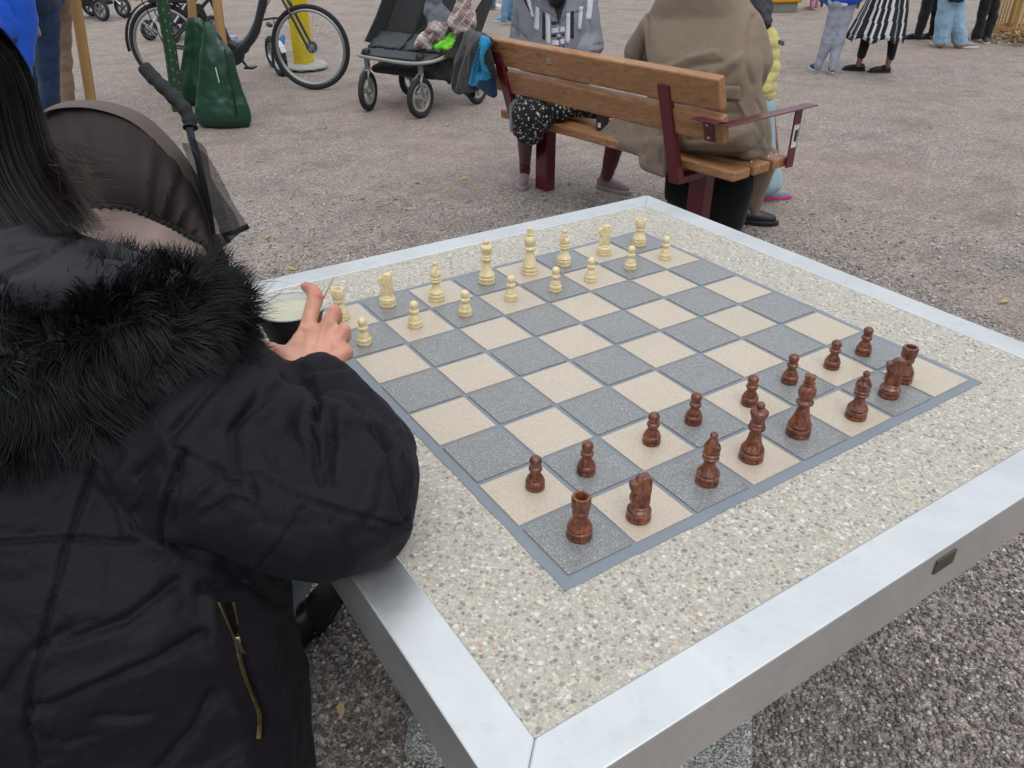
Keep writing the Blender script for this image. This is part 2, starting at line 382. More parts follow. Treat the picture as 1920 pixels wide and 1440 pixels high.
def ring(b, o, i, z0, z1):
    for k in range(4):
        c, s = round(math.cos(k * math.pi / 2)), round(math.sin(k * math.pi / 2))
        q = [(-o, -o), (o, -o), (i, -i), (-i, -i)]; vs = []
        for z in (z0, z1):
            for x, y in q: vs.append((cx + x * c - y * s, cx + x * s + y * c, z))
        b.add(vs, [(3, 2, 1, 0), (4, 5, 6, 7), (0, 1, 5, 4), (1, 2, 6, 5), (2, 3, 7, 6), (3, 0, 4, 7)])
ring(fr, HW, HW - FW, T0 - .080, T0 + .0015)
fr.build('steel_rim', STEEL, tb, smooth=False, bevel=.0022)
tp = MB()
e = A0 + FW; e2 = A1 - FW
tp.box((cx, cx, T0 - .03), (e2 - e, e2 - e, .06)).build('terrazzo_top', m_terrazzo(), tb, smooth=False)
# grout bed with a slightly ragged outer edge
gb = MB(); pts = []
for k in range(4):
    for i in range(60):
        u = i / 60; ed = .0118 + .0022 * noise.noise(Vector((u * 14, k * 9.1, 0))) + .0011 * noise.noise(Vector((u * 70, k * 3.3, 5)))
        x, y = -ed + u * (.8 + 2 * ed), -ed; x -= .4; y -= .4
        for _ in range(k): x, y = -y, x
        pts.append((x + .4, y + .4))
gb.prism(pts, (0, 0, T0 + .0005), np.array([1, 0, 0.]), np.array([0, 1, 0.]), UP, .001).build('grout_bed', m_grout, tb, smooth=False)
for par, nm, mm in ((0, 'grey_tiles', m_dark), (1, 'beige_tiles', m_light)):
    b = MB()
    for i in range(8):
        for j in range(8):
            if (i + j) % 2 == par:
                r = random.Random(i * 9 + j); b.box((i * .1 + .05 + r.uniform(-.0006, .0006), j * .1 + .05 + r.uniform(-.0006, .0006), T0 + .0018), (.0925, .0925, .0026), (np.array([1, r.uniform(-.006, .006), 0]), np.array([r.uniform(-.006, .006), 1, 0]), UP))
    b.build(nm, mm, tb, smooth=False, bevel=.0006)
def m_conc():
    t = NT('pedestal_concrete'); v = t.vor(260, None); s = t.n('SeparateColor', {0: v.outputs['Color']})
    t.col(t.ramp(s.outputs[0], [(0, '#4e5252'), (.3, '#7b7f7d'), (.6, '#979a96'), (.9, '#c2c4be')])).rough(.85); t.bump(v.outputs['Distance'], .0015, .8); return t.m
pd = MB(); oc = []; lv = ((.0, .47), (.12, .440), (.25, .416), (.45, .375), (.69, .33))
for z, d_ in lv:                                 # flared square pedestal set diagonally under the top
    for k in range(4):
        a_ = k * math.pi / 2; q = (math.cos(a_), math.sin(a_)); r_ = (-q[1], q[0])
        for sg in (-1, 1): oc.append((.4 + q[0] * (d_ - .012) + r_[0] * .012 * sg, .4 + q[1] * (d_ - .012) + r_[1] * .012 * sg, z))
nl = len(lv)
pd.add(oc, [tuple(range(7, -1, -1)), tuple(range(8 * nl - 8, 8 * nl))] + [(8 * j + i, 8 * j + (i + 1) % 8, 8 * j + 8 + (i + 1) % 8, 8 * j + 8 + i) for j in range(nl - 1) for i in range(8)]).build('pedestal', m_conc(), tb, smooth=False)
pl = MB(); P0 = at_d(1770, 1052, 1); tt = (A0 - CC[1]) / (P0 - CC)[1]; P0 = CC + tt * (P0 - CC)
pl.box((P0[0], A0 - .0012, P0[2]), (.040, .0022, .0215)).build('name_plate', mat('plate', '#6b665c', .4, .8, bs=900), tb, smooth=False, bevel=.0006)

# ------------------------------------------------------------------ chess pieces
def m_wood(nm, a, b_, c_, rough, coat, sc_=60):
    t = NT(nm); oi = t.n('ObjectInfo'); off = t.n('VectorMath', {0: t.co}, operation='ADD'); t.set(off.inputs[1], t.n('CombineXYZ', {0: oi.outputs['Random'], 1: oi.outputs['Random'], 2: 0.0}).outputs[0])
    g1 = t.noise(sc_, 4, .6, t.map((2.2, 2.2, .9), (.35, .2, 0), off.outputs[0]), 1.2)
    c = t.ramp(g1, [(.3, a), (.5, b_), (.68, c_)]); t.col(c).rough(rough); t.b.inputs['Coat Weight'].default_value = coat; t.b.inputs['Coat Roughness'].default_value = .18
    t.bump(g1, .0004, .4); return t.m
WD = m_wood('walnut_wood', '#36180f', '#673624', '#8c5230', .32, .3)
WL = m_wood('pale_wood', '#c8b384', '#d9c89c', '#e4d7b3', .38, .25)
def base_prof(r): return [(.001, 0), (r * .93, 0), (r, .0015), (r * 1.0, .0052), (r * .97, .0062), (r * .83, .0067), (r * .96, .0074), (r * .985, .0090), (r * .97, .0122), (r * .82, .0138)]
def prof(kind):
    if kind == 'pawn':
        h = .0505; b = base_prof(.0128); p = b + [(.0108, .0165), (.0072, .0225), (.0058, .0262), (.0062, .0275), (.0084, .0285), (.0090, .0310), (.0084, .0335), (.0066, .0347)]
        p += [(.0066 + .0 * i, .0347) for i in ()] + [(max(.0004, .0082 * math.sin(a)), .0425 - .0080 * math.cos(a)) for a in [math.pi * k / 9 for k in range(3, 10)]]
    elif kind == 'rook':
        b = base_prof(.0158); p = b + [(.0152, .016), (.0125, .0225), (.0085, .0295), (.0078, .0325), (.0098, .0345), (.0104, .037), (.0100, .0395), (.0090, .0405), (.0105, .0425), (.0118, .046), (.0118, .0585), (.0108, .0602), (.0078, .0602), (.0072, .0590), (.0068, .0500), (.0003, .0498)]
    elif kind == 'bishop':
        b = base_prof(.0155); p = b + [(.0148, .017), (.0122, .0215), (.0085, .0265), (.0074, .034), (.0078, .0365), (.0100, .038), (.0112, .040), (.0104, .042), (.0092, .0428), (.0108, .0442), (.0112, .046), (.0092, .0475), (.0104, .050), (.0112, .054), (.0100, .059), (.0066, .0655), (.0046, .0685), (.0040, .0695)]
        p += [(max(.0003, .0052 * math.sin(a)), .0735 - .0050 * math.cos(a)) for a in [math.pi * k / 8 for k in range(2, 9)]]
    elif kind == 'queen':
        b = base_prof(.0168); p = b + [(.0158, .018), (.0128, .0235), (.0112, .026), (.0092, .034), (.0076, .044), (.0080, .047), (.0112, .0495), (.0118, .052), (.0106, .054), (.0094, .0555), (.0104, .057), (.0100, .0585), (.0084, .060), (.0094, .066), (.0108, .070), (.0122, .0735), (.0118, .0765), (.0090, .0790), (.0060, .0805), (.0045, .081)]
        p += [(max(.0003, .0058 * math.sin(a)), .0855 - .0055 * math.cos(a)) for a in [math.pi * k / 8 for k in range(2, 9)]]
    elif kind == 'king':
        b = base_prof(.0172); p = b + [(.0165, .018), (.0138, .024), (.0116, .031), (.0092, .040), (.0080, .047), (.0084, .050), (.0118, .0525), (.0122, .055), (.0108, .057), (.0092, .059), (.0100, .062), (.0118, .0665), (.0124, .071), (.0114, .076), (.0088, .0795), (.0076, .081), (.0084, .083), (.0088, .085), (.0002, .0852)]
    else:
        b = base_prof(.0155); p = b + [(.0150, .0150), (.0132, .0175), (.0112, .0190), (.0118, .0205), (.0100, .022), (.0003, .022)]
    return p
KN = [(-.0098, .0205), (-.0120, .0265), (-.0124, .031), (-.0110, .0365), (-.0080, .0405), (-.0062, .0425), (-.0108, .0428), (-.0136, .0455), (-.0144, .0495), (-.0150, .0562), (-.0112, .0580), (-.0076, .0582), (-.0058, .0605), (-.0024, .0642), (.0036, .0656), (.0086, .0646), (.0112, .0608), (.0114, .050), (.0106, .038), (.0108, .028), (.0096, .0205)]
def piece_mesh(kind, m_, nm):
    b = MB(); b.lathe(prof(kind), n=32)
    o = b.build(nm, m_, None, ang=50)
    if kind == 'knight':
        k = MB(); k.prism(KN, (0, 0, 0), np.array([1, 0, 0.]), UP, np.array([0, 1, 0.]), .0150); k.ball((-.0030, .0066, .0565), .0016, 8); k.ball((-.0030, -.0066, .0565), .0016, 8)
        kk = k.build('tmpk', m_, None, smooth=False)
    elif kind == 'king':
        k = MB(); k.prism([(-.0058, .083), (-.0066, .087), (-.0056, .0885), (-.0078, .0962), (-.0040, .0978), (0, .0970), (.0040, .0978), (.0078, .0962), (.0056, .0885), (.0066, .087), (.0058, .083)], (0, 0, 0), np.array([1, 0, 0.]), UP, np.array([0, 1, 0.]), .0095)
        kk = k.build('tmpk', m_, None, smooth=False)
    else: kk = None
    if kk:
        bv = kk.modifiers.new('b', 'BEVEL'); bv.width = .0016 if kind == 'knight' else .0011; bv.segments = 3; bv.limit_method = 'ANGLE'; bv.angle_limit = math.radians(55)
        dg = bpy.context.evaluated_depsgraph_get(); m2 = bpy.data.meshes.new_from_object(kk.evaluated_get(dg)); bpy.data.objects.remove(kk)
        if kind == 'knight':                       # cheek and mane cuts, eye
            for v in m2.vertices:
                x, y, z = v.co; th = 1.0 - .14 * max(0, min(1, (z - .034) / .028)) - .18 * max(0, (-x - .006) / .01); v.co.y = y * th
        bm = bmesh.new(); bm.from_mesh(o.data); bm.from_mesh(m2); bm.to_mesh(o.data); bm.free(); bpy.data.meshes.remove(m2)
        o.data.polygons.foreach_set('use_smooth', [True] * len(o.data.polygons)); o.data.set_sharp_from_angle(angle=math.radians(38))
    if kind == 'bishop':                           # mitre cut
        bm = bmesh.new(); bm.from_mesh(o.data)
        geom = bm.verts[:] + bm.edges[:] + bm.faces[:]
        n_ = Vector((-.62, 0, .78))
        for off in (.0, .0013):
            geom = bm.verts[:] + bm.edges[:] + bm.faces[:]; bmesh.ops.bisect_plane(bm, geom=geom, plane_co=Vector((.004, 0, .0585 + off)), plane_no=n_)
        for v in bm.verts:
            q = v.co - Vector((.004, 0, .0585)); dd = q.dot(n_)
            if -.0002 < dd < .0012 and v.co.x > .001 and .05 < v.co.z < .067: v.co.x *= .62; v.co.y *= .62
        bm.to_mesh(o.data); bm.free()
    return o
_pm = {}
def place_piece(kind, side, px, py, label, rot=0, rb=.0155, grp=None):
    key = (kind, side); first = key not in _pm
    if first: _pm[key] = piece_mesh(kind, WD if side == 'dark' else WL, 'chess_' + kind)
    o = _pm[key]
    if not first: o = o.copy(); COL.objects.link(o)
    P = at_z(px, py, T0 + .0031); P = P + toward(P) * rb * .96
    o.location = (P[0], P[1], T0 + .0031); o.rotation_euler = (0, 0, rot)
    tag(o, label, 'chess piece', grp or side + ' wooden chess pieces'); return o
RB = dict(pawn=.0128, rook=.0158, knight=.0155, bishop=.0155, queen=.0168, king=.0172)
fc = math.atan2(RIGHT[1], RIGHT[0])
for k, x, y, l, r in (('rook', 1085, 1021, 'dark brown rook on the grey corner square nearest the camera', 0), ('knight', 1195, 986, 'dark brown knight on a beige square beside the nearest rook', fc + .15), ('bishop', 1323, 916, 'dark brown bishop on a grey square between knight and queen', fc),
    ('queen', 1405, 872, 'dark brown queen with round ball top on a beige square', 0), ('king', 1493, 825, 'dark brown king, tallest dark piece, on a grey square', fc - .4), ('bishop', 1601, 791, 'dark brown bishop on a beige square between king and far knight', fc - 2.2),
    ('knight', 1663, 750, 'dark brown knight overlapping the rook behind it', fc - .25), ('rook', 1688, 721, 'dark brown rook half hidden behind the far dark knight', 0)):
    place_piece(k, 'dark', x, y, l, r, RB[k])
ordn = ['first', 'second', 'third', 'fourth', 'fifth', 'sixth', 'seventh', 'eighth']
for i, (x, y) in enumerate(((1003, 925), (1098, 896), (1220, 839), (1298, 800), (1403, 765), (1478, 723), (1557, 695), (1616, 669))):
    place_piece('pawn', 'dark', x, y, 'dark brown pawn, %s in its row counted from the left' % ordn[i], i, RB['pawn'], 'row of dark pawns')
for k, x, y, l, r in (('rook', 640, 605, 'pale rook partly hidden behind the fingers of the hand', 0), ('knight', 728, 579, 'pale knight on a grey square, second pale piece from the hand', fc), ('bishop', 819, 568, 'pale bishop on a beige square between left knight and queen', fc + .1),
    ('queen', 913, 536, 'pale queen with small ball top on a grey square', 0), ('king', 993, 518, 'pale king, tallest pale piece, on a beige square', fc), ('bishop', 1057, 502, 'pale bishop on a grey square to the right of the king', fc - .6),
    ('knight', 1132, 481, 'pale knight on a beige square near the far table corner', fc), ('rook', 1197, 464, 'pale rook on the grey square nearest the far table corner', 0)):
    place_piece(k, 'pale', x, y, l, r, RB[k], 'pale wooden chess pieces')
for i, (x, y) in enumerate(((684, 651), (779, 618), (873, 596), (958, 567), (1041, 550), (1107, 531), (1181, 508), (1246, 489))):
    place_piece('pawn', 'pale', x, y, 'pale pawn, %s in its row counted from the hand' % ordn[i], i, RB['pawn'], 'row of pale pawns')
# ------------------------------------------------------------------ bench
BD = np.array([.115, -.993, 0]); BN = np.array([.993, .115, 0]); BO = np.array([2.040, 3.369, 0])
def Bp(s, t, z): return BO + BD * s + BN * t + UP * z
RED = mat('maroon_paint', '#5f1426', .33, c2='#54101f', coat=.35, vs=3, spec=.5)
def m_benchwood():
    t = NT('bench_wood'); co = t.map((1, 1, 1), (0, 0, math.radians(-83.4)))      # x runs along the planks
    g1 = t.noise(5, 5, .6, t.map((.45, 9, 9), co=co), 1.2); kn = t.n('TexVoronoi', {'Vector': t.map((3.2, 4, 5), co=co), 'Scale': 1.0})
    c = t.ramp(g1, [(.28, '#7d5638'), (.5, '#9a6e4a'), (.72, '#ab7f58')]); c = t.mix(t.ramp(kn.outputs['Distance'], [(.03, .75), (.10, 0.0)]), c, '#6a3d24')
    cr = t.noise(3.5, 4, .6, t.map((3.5, .6, .6), co=co), 1.5); c = t.mix(t.ramp(cr, [(.62, 0.0), (.70, .4)]), c, '#7b4a2b')
    t.col(c).rough(.5); t.b.inputs['Coat Weight'].default_value = .15; t.bump(g1, .0012, .6); return t.m
BW = m_benchwood()
bench = thing('park_bench', 'wooden slat bench with maroon steel frame standing behind the chess table', 'bench', Bp(.79, .2, 0))
bt = lambda z: -.03 - .35 * (z - .36)          # leaning plane of the posts' near face
ba = math.atan(.35); bu = UP * math.cos(ba) - BN * math.sin(ba); bn_ = BN * math.cos(ba) + UP * math.sin(ba)
def plank(name, s0, s1, tc, zc, wd, th, ax, par, mats=BW):
    o = MB().box(Bp((s0 + s1) / 2, tc, zc), (s1 - s0, wd, th), ax).build(name, mats, par, smooth=False, bevel=.009); return o
for zc, h in ((.787, .138), (.640, .120)):
    plank('back_slat', -.02, 1.585, bt(zc) + .035, zc, h, .045, (BD, bu, bn_), bench)
for tc in (.062, .208, .354):
    plank('seat_slat', -.0, 1.59, tc, .427, .118, .045, (BD, BN, UP), bench)
for s in (.19, 1.30):
    o = MB(); q = [(bt(.785), .785), (bt(.785) + .028, .785), (-.004, .375), (.33, .375), (.33, .34), (-.034, .34)]
    o.prism(q, Bp(s, 0, 0), BN, UP, BD, .062).build('back_post', RED, bench, smooth=False, bevel=.004)
    MB().box(Bp(s - .02, .2, .19), (.095, .07, .38), (BD, BN, UP)).build('leg', RED, bench, smooth=False, bevel=.004)
arm = MB()                                      # flat steel arm rest: bracket, arm, front upright
arm.box(Bp(1.520, bt(.63) + .006, .628), (.052, .095, .006), (BD, bu, bn_))
arm.box(Bp(1.545, bt(.68) - .012, .6765), (.15, .050, .0065), (BD, BN, UP))
pa, pb = Bp(1.597, bt(.68) - .037, .6765), Bp(1.597, .455, .6765)
arm.box((pa + pb) / 2 + BD * .03, (np.linalg.norm(pb - pa), .058, .0065), (BN, -BD, UP))
arm.box(Bp(1.605, .395, .5385), (.007, .055, .269), (BD, BN, UP))
arm.build('arm_rest', RED, bench, smooth=False, bevel=.0025)
bolt = mat('zinc', '#b9bcc0', .3, .9)
for zz in (.60, .655): MB().lathe([(.001, .006), (.006, .005), (.008, 0), (.0001, 0)], Bp(1.52, bt(zz) + .000, zz), 10, axes=(BD, bu, -bn_)).build('bolt', bolt, bench)
for s, t in ((1.53, .33), (1.53, .39), (1.53, .20)): MB().lathe([(.009, 0), (.007, .003), (.0005, .005)], Bp(s, t, .4495), 10).build('bolt', bolt, bench)
lab = MB(); lab.box(Bp(1.6095, .393, .545), (.0012, .040, .10), (BD, BN, UP), 0)
for k in range(11):
    lab.box(Bp(1.6105, .385 + .0022 * k * .8, .547), (.0012, .0008 + .0006 * (k % 3), .05), (BD, BN, UP), 1)
lab.box(Bp(1.6105, .405, .547), (.0012, .003, .06), (BD, BN, UP), 1); lab.box(Bp(1.6105, .412, .557), (.0012, .002, .03), (BD, BN, UP), 1)
lab.build('sticker', [mat('paper', '#d9d9d9', .6), mat('ink', '#35383d', .6)], bench, smooth=False)
P_ = at_z(1070, 122, 0); t_ = None
pz = .79; pq = Bp(.585, bt(pz) + .0105, pz)
pp = MB(); pp.box(pq, (.030, .026, .0025), (BD, bu, bn_), 0)
for k in (0, 1): pp.box(pq - bn_ * .0015 + bu * (.006 - .0075 * k) , (.020 - .003 * k, .0032, .0016), (BD, bu, bn_), 1)
pp.build('metal_tag', [mat('tag', '#b7b5ae', .45, .5), mat('tag_ink', '#7f7a76', .6)], bench, smooth=False)

# ------------------------------------------------------------------ coffee cup on the seat
cp = Bp(.70, .10, .4495)
cup = thing('coffee_cup', 'dark grey paper cup with white lid standing on the bench seat', 'cup', cp)
MB().lathe([(.026, 0), (.027, .002), (.037, .092), (.038, .094)], cp, 24).build('cup_body', mat('cupgrey', '#3c3a3b', .6), cup)
MB().lathe([(.0385, .092), (.0395, .096), (.037, .1), (.036, .106), (.033, .107), (.0315, .103), (.001, .103)], cp, 24).build('lid', mat('lidwhite', '#d8d8dc', .4), cup)
MB().box(cp + np.array([-.028, -.012, .03]), (.0015, .017, .022), (np.array([.92, .38, .1]), np.array([-.38, .92, 0]), UP)).build('printed_mark', mat('white', '#d9dade', .5), cup, smooth=False)
# ------------------------------------------------------------------ figure helpers
class Pl:                                         # upright plane through P facing the viewer; call with a photo pixel
    def __init__(s, P, n=None): s.P = np.array(P, float); s.n = FWD if n is None else n
    def __call__(s, x, y, off=0.0):
        r = ray(x, y); a = ((s.P - CC) @ s.n + off) / (r @ s.n); return CC + a * r
class BPl(Pl):
    def __init__(s): s.P = BO; s.n = BN
bq = BPl()
def B4(p, r): return tuple(p) + (r,)
def chain(pl, pts):                               # limbs: consecutive hulls of (x, y, off, r)
    b = [B4(pl(p[0], p[1], p[2]), p[3]) for p in pts]; return [[b[i], b[i + 1]] for i in range(len(b) - 1)]
def paint(o, rules):                              # material by photo region on the side that faces the viewer
    me = o.data; n = len(me.polygons); c = np.empty(n * 3); me.polygons.foreach_get('center', c); c = c.reshape(-1, 3); no = np.empty(n * 3); me.polygons.foreach_get('normal', no); no = no.reshape(-1, 3)
    P = pix(c); f = ((c - CC) * no).sum(1) < 0; idx = np.zeros(n, int)
    for poly, k in rules:
        ins = np.zeros(n, bool); m = len(poly)
        for i in range(m):
            (x0, y0), (x1, y1) = poly[i], poly[(i + 1) % m]
            cnd = ((y0 > P[:, 1]) != (y1 > P[:, 1])); xi = (x1 - x0) * (P[:, 1] - y0) / ((y1 - y0) or 1e-9) + x0
            ins ^= cnd & (P[:, 0] < xi)
        idx[ins & f] = k
    me.polygons.foreach_set('material_index', idx)
def shoe(P, d, L, up, sole, par, h=.07, W=.045, lace=None, name='shoe'):
    P = np.array(P, float); P[2] = 0; d = np.array([d[0], d[1], 0.0]); d /= np.linalg.norm(d); q = lambda a, z, b=0: P + d * a * L + UP * z + np.array([-d[1], d[0], 0]) * b
    L *= .86; s = L / .235
    hl = [[B4(q(.0, .045 * s), W * .82 * s), B4(q(.25, .045 * s), W * .85 * s), B4(q(.62, .038 * s), W * .85 * s)], [B4(q(.62, .036 * s), W * .85 * s), B4(q(.88, .030 * s), W * .62 * s)], [B4(q(.02, .06 * s), W * .7 * s), B4(q(.12, h * s), W * .68 * s), B4(q(.32, .065 * s), W * .6 * s)]]
    o = blob(name, hl, up, par, voxel=.009 * s, smooth=3)
    m = MB(); out_ = [(-.13, -.5), (-.17, 0), (-.13, .5), (.1, .78), (.35, .72), (.65, .95), (.88, .85), (1.03, .35), (1.05, 0), (1.03, -.35), (.88, -.85), (.65, -.95), (.35, -.72), (.1, -.78)]
    m.prism([(a * L, b * W * s) for a, b in out_], P + UP * .013 * s, d, np.array([-d[1], d[0], 0]), UP, .024 * s).build('sole', sole, o, smooth=False, bevel=.004 * s)
    if lace:
        lm = MB()
        for k in range(4): lm.tube([q(.30 + .09 * k, (.079 - .009 * k) * s, -.018 * s), q(.325 + .09 * k, (.086 - .009 * k) * s), q(.31 + .09 * k, (.079 - .009 * k) * s, .018 * s)], .0028 * s, 5)
        lm.build('laces', lace, o)
    return o
skin_d = mat('skin_brown', '#8a5a45', .5, c2='#7a4c3a', bs=500)
skin_m = mat('skin_tan', '#c8917a', .5, c2='#b97f6c', bs=500)
BLACK = cloth('black_cloth', '#17171b', '#0f0f13'); BLKSHOE = mat('black_shoe', '#1b1b1e', .4); HAIRD = mat('dark_hair', '#1b1512', .45, vs=60)
def head_hulls(P, r=.098, f=None):                # skull, jaw, nose, ears
    f = FWD * -1 if f is None else f; sd = np.array([-f[1], f[0], 0]); P = np.array(P)
    return [[B4(P + UP * .02 - f * .02, r * .93)], [B4(P + UP * .01 + f * .01, r * .82), B4(P - UP * .075 + f * .035, r * .45)], [B4(P + f * .088 - UP * .012, .012), B4(P + f * .105 - UP * .034, .014)], [B4(P + sd * .082, .018)], [B4(P - sd * .082, .018)]]
def face_bits(P, par, f=None):
    f = FWD * -1 if f is None else f; sd = np.array([-f[1], f[0], 0]); P = np.array(P)
    for s in (-1, 1): MB().ball(P + f * .083 + sd * .032 * s, .011).build('eye', mat('eye_white', '#d8d4cc', .2, c2='#2b1d16', vs=90), par)
    MB().tube([P + f * .088 - UP * .06 + sd * x for x in (-.022, 0, .022)], [.004, .006, .004], 6).build('mouth', mat('lips', '#9c5a50', .5), par)
def hair_cap(P, par, r=.106, long=.0, m=None, f=None):
    f = FWD * -1 if f is None else f; P = np.array(P); h = [[B4(P + UP * .035 - f * .025, r)], [B4(P - f * .05, r * .9)]]
    if long: h.append([B4(P - f * .06, r * .85), B4(P - f * .07 - UP * long, r * .6)])
    return blob('hair', h, m or HAIRD, par, voxel=.012, smooth=3, disp=lambda c, n: .006 * fbm(c, 60, 2, stretch=(1, 1, .2)))

from mathutils.bvhtree import BVHTree
def bvh(o): return BVHTree.FromPolygons([v.co for v in o.data.vertices], [p.vertices for p in o.data.polygons])
def on(bv, x, y, lift=0.0):
    d = V3(ray(x, y)).normalized(); h = bv.ray_cast(V3(CC), d)
    return None if h[0] is None else np.array(h[0]) - np.array(d) * lift
def patch(bv, quad, name, mats, par, nu=4, nv=9, lift=.0015, th=.002):
    """a sewn-on piece of cloth following the surface under it"""
    a, b, c, d = [np.array(q, float) for q in quad]; m = MB(); last = [None]
    def f(u, v):
        p = (a * (1 - u) + b * u) * (1 - v) + (d * (1 - u) + c * u) * v; h = on(bv, p[0], p[1], lift); h = last[0] if h is None else h; last[0] = h; return h
    m.grid(f, nu, nv); o = m.build(name, mats, par, fix=False); s_ = o.modifiers.new('s', 'SOLIDIFY'); s_.thickness = th; s_.offset = 0; return o
# ------------------------------------------------------------------ seated woman in the brown coat (back to the viewer)
def m_brown():
    t = NT('brown_wool'); n = t.noise(700, 3, .7); t.col(t.mix(t.noise(5, 3), t.mix(n, '#6e6151', '#85776a'), t.mix(n, '#77695a', '#8f8070'))).rough(.95)
    t.b.inputs['Specular IOR Level'].default_value = .2; t.b.inputs['Sheen Weight'].default_value = .12; t.bump(n, .0006, .6); t.bump(t.noise(9, 2), .02, .5); return t.m
w1 = thing('person', 'person in a long brown wool coat sitting on the bench, back to the table', 'person', Bp(1.2, .3, 0), None)
HP1 = bq(1330, -150, .28)
bd = blob('body', head_hulls(HP1, f=BN) + [[B4(HP1 - UP * .1, .055), B4(bq(1315, -30, .25), .06)], [B4(bq(1260, 20, .25), .08), B4(bq(1375, 20, .25), .08), B4(bq(1315, 200, .22), .12), B4(bq(1315, 285, .25), .13)]] +
    chain(bq, [(1290, 290, .3, .08), (1290, 285, .62, .06)]) + chain(bq, [(1345, 290, .3, .07), (1345, 285, .55, .05)]) +
    [[B4(Bp(1.08, .66, .46), .055), B4(Bp(1.02, .40, .16), .035)], [B4(Bp(1.28, .60, .44), .04), B4(Bp(1.30, .42, .14), .03)]], skin_d, w1, voxel=.014, smooth=4)
face_bits(HP1, w1, BN)
blob('headscarf', [[B4(HP1 + UP * .02, .112)], [B4(HP1 - UP * .05 - BN * .02, .10), B4(HP1 - UP * .2 - BN * .03, .11)]], BLACK, w1, voxel=.015, smooth=4)
coat_h = [[B4(bq(1240, 52, .24), .085), B4(bq(1388, 50, .24), .085), B4(bq(1262, -2, .24), .07), B4(bq(1362, -4, .24), .07), B4(bq(1318, -55, .24), .07)],
          [B4(bq(1240, 52, .24), .09), B4(bq(1390, 50, .24), .09), B4(bq(1262, 130, .17), .115), B4(bq(1378, 130, .17), .115)],
          [B4(bq(1262, 130, .17), .115), B4(bq(1378, 130, .17), .115), B4(bq(1255, 245, .2), .12), B4(bq(1385, 245, .22), .12), B4(bq(1320, 262, .1), .06)],
          [B4(bq(1228, 52, .25), .078), B4(bq(1201, 98, .27), .085)], [B4(bq(1201, 98, .27), .085), B4(bq(1222, 122, .5), .07)],
          [B4(bq(1396, 52, .25), .082), B4(bq(1414, 116, .27), .085)], [B4(bq(1414, 116, .27), .085), B4(bq(1404, 160, .48), .07)],
          [B4(bq(1240, 235, .16), .09), B4(bq(1165, 235, .14), .055), B4(bq(1128, 258, .08), .030)], [B4(bq(1128, 258, .08), .028), B4(bq(1215, 280, .0), .045), B4(bq(1240, 245, .12), .09)],
          [B4(bq(1215, 275, .0), .05), B4(bq(1245, 275, -.01), .05), B4(bq(1212, 306, -.03), .035), B4(bq(1245, 328, -.03), .018)],
          [B4(bq(1300, 262, .06), .05), B4(bq(1390, 262, .08), .05), B4(bq(1400, 245, .3), .09)], [B4(bq(1395, 200, .3), .1), B4(bq(1428, 282, .36), .04), B4(bq(1400, 280, .2), .05), B4(bq(1426, 268, .5), .05), B4(bq(1428, 250, .4), .05)],
          [B4(Bp(1.44, .50, .40), .04), B4(Bp(1.40, .50, .12), .022), B4(Bp(1.36, .46, .2), .02), B4(Bp(1.30, .56, .40), .05)]]
def disp1(c, n): return .005 * fbm(c, 6, 2, 3) + stroke_px(c, n, [
    ([(1205, 5), (1212, 40), (1210, 85), (1202, 125)], 5, -.012), ([(1414, 30), (1402, 70), (1399, 120), (1410, 160)], 5, -.012), ([(1245, 130), (1290, 110), (1340, 98)], 6, .009), ([(1250, 146), (1300, 124), (1350, 116)], 5, -.009),
    ([(1270, 200), (1330, 175), (1380, 130)], 7, -.008), ([(1340, 212), (1388, 212)], 2.5, -.004), ([(1342, 160), (1390, 162), (1390, 188), (1342, 190)], 2, -.004), ([(1260, 160), (1320, 150), (1390, 105)], 7, .007),
    ([(1290, 262), (1340, 258), (1400, 240)], 6, -.012), ([(1300, 285), (1350, 292), (1400, 280), (1440, 285)], 5, -.01), ([(1385, 190), (1410, 240), (1440, 288)], 4, .008),
    ([(1225, 235), (1205, 290)], 4, -.012), ([(1180, 240), (1160, 275)], 4, .010), ([(1150, 250), (1130, 275)], 4, -.008), ([(1240, 240), (1238, 310)], 4, -.012), ([(1222, 250), (1215, 300)], 4, .008), ([(1420, 190), (1436, 220), (1440, 270)], 3, -.01)])
wc_ = blob('coat', coat_h, m_brown(), w1, voxel=.0085, smooth=4, disp=disp1)
patch(bvh(wc_), [(1341, 160), (1388, 162), (1389, 189), (1342, 187)], 'pocket_flap', m_brown(), wc_, 8, 6, .003, .005)
blob('skirt', [[B4(Bp(1.20, .55, .44), .07), B4(Bp(1.30, .57, .43), .06), B4(Bp(1.17, .40, .22), .06), B4(Bp(1.36, .42, .22), .06), B4(Bp(1.17, .38, .07), .05), B4(Bp(1.37, .40, .05), .04)], [B4(Bp(1.02, .50, .42), .06), B4(Bp(1.0, .34, .30), .06), B4(Bp(1.04, .30, .16), .05), B4(Bp(1.12, .36, .10), .05)]], BLACK, w1, voxel=.014, smooth=4,
     disp=lambda c, n: .012 * fbm(c, 9, 2, 5, (1, 1, .25)))
shoe(at_z(1362, 418) + BN * .02, BN * .5 + BD * .6, .28, BLKSHOE, BLKSHOE, w1)
shoe(Bp(.93, .42, 0), BN, .24, mat('grey_shoe', '#3c3d42', .5), BLKSHOE, w1)

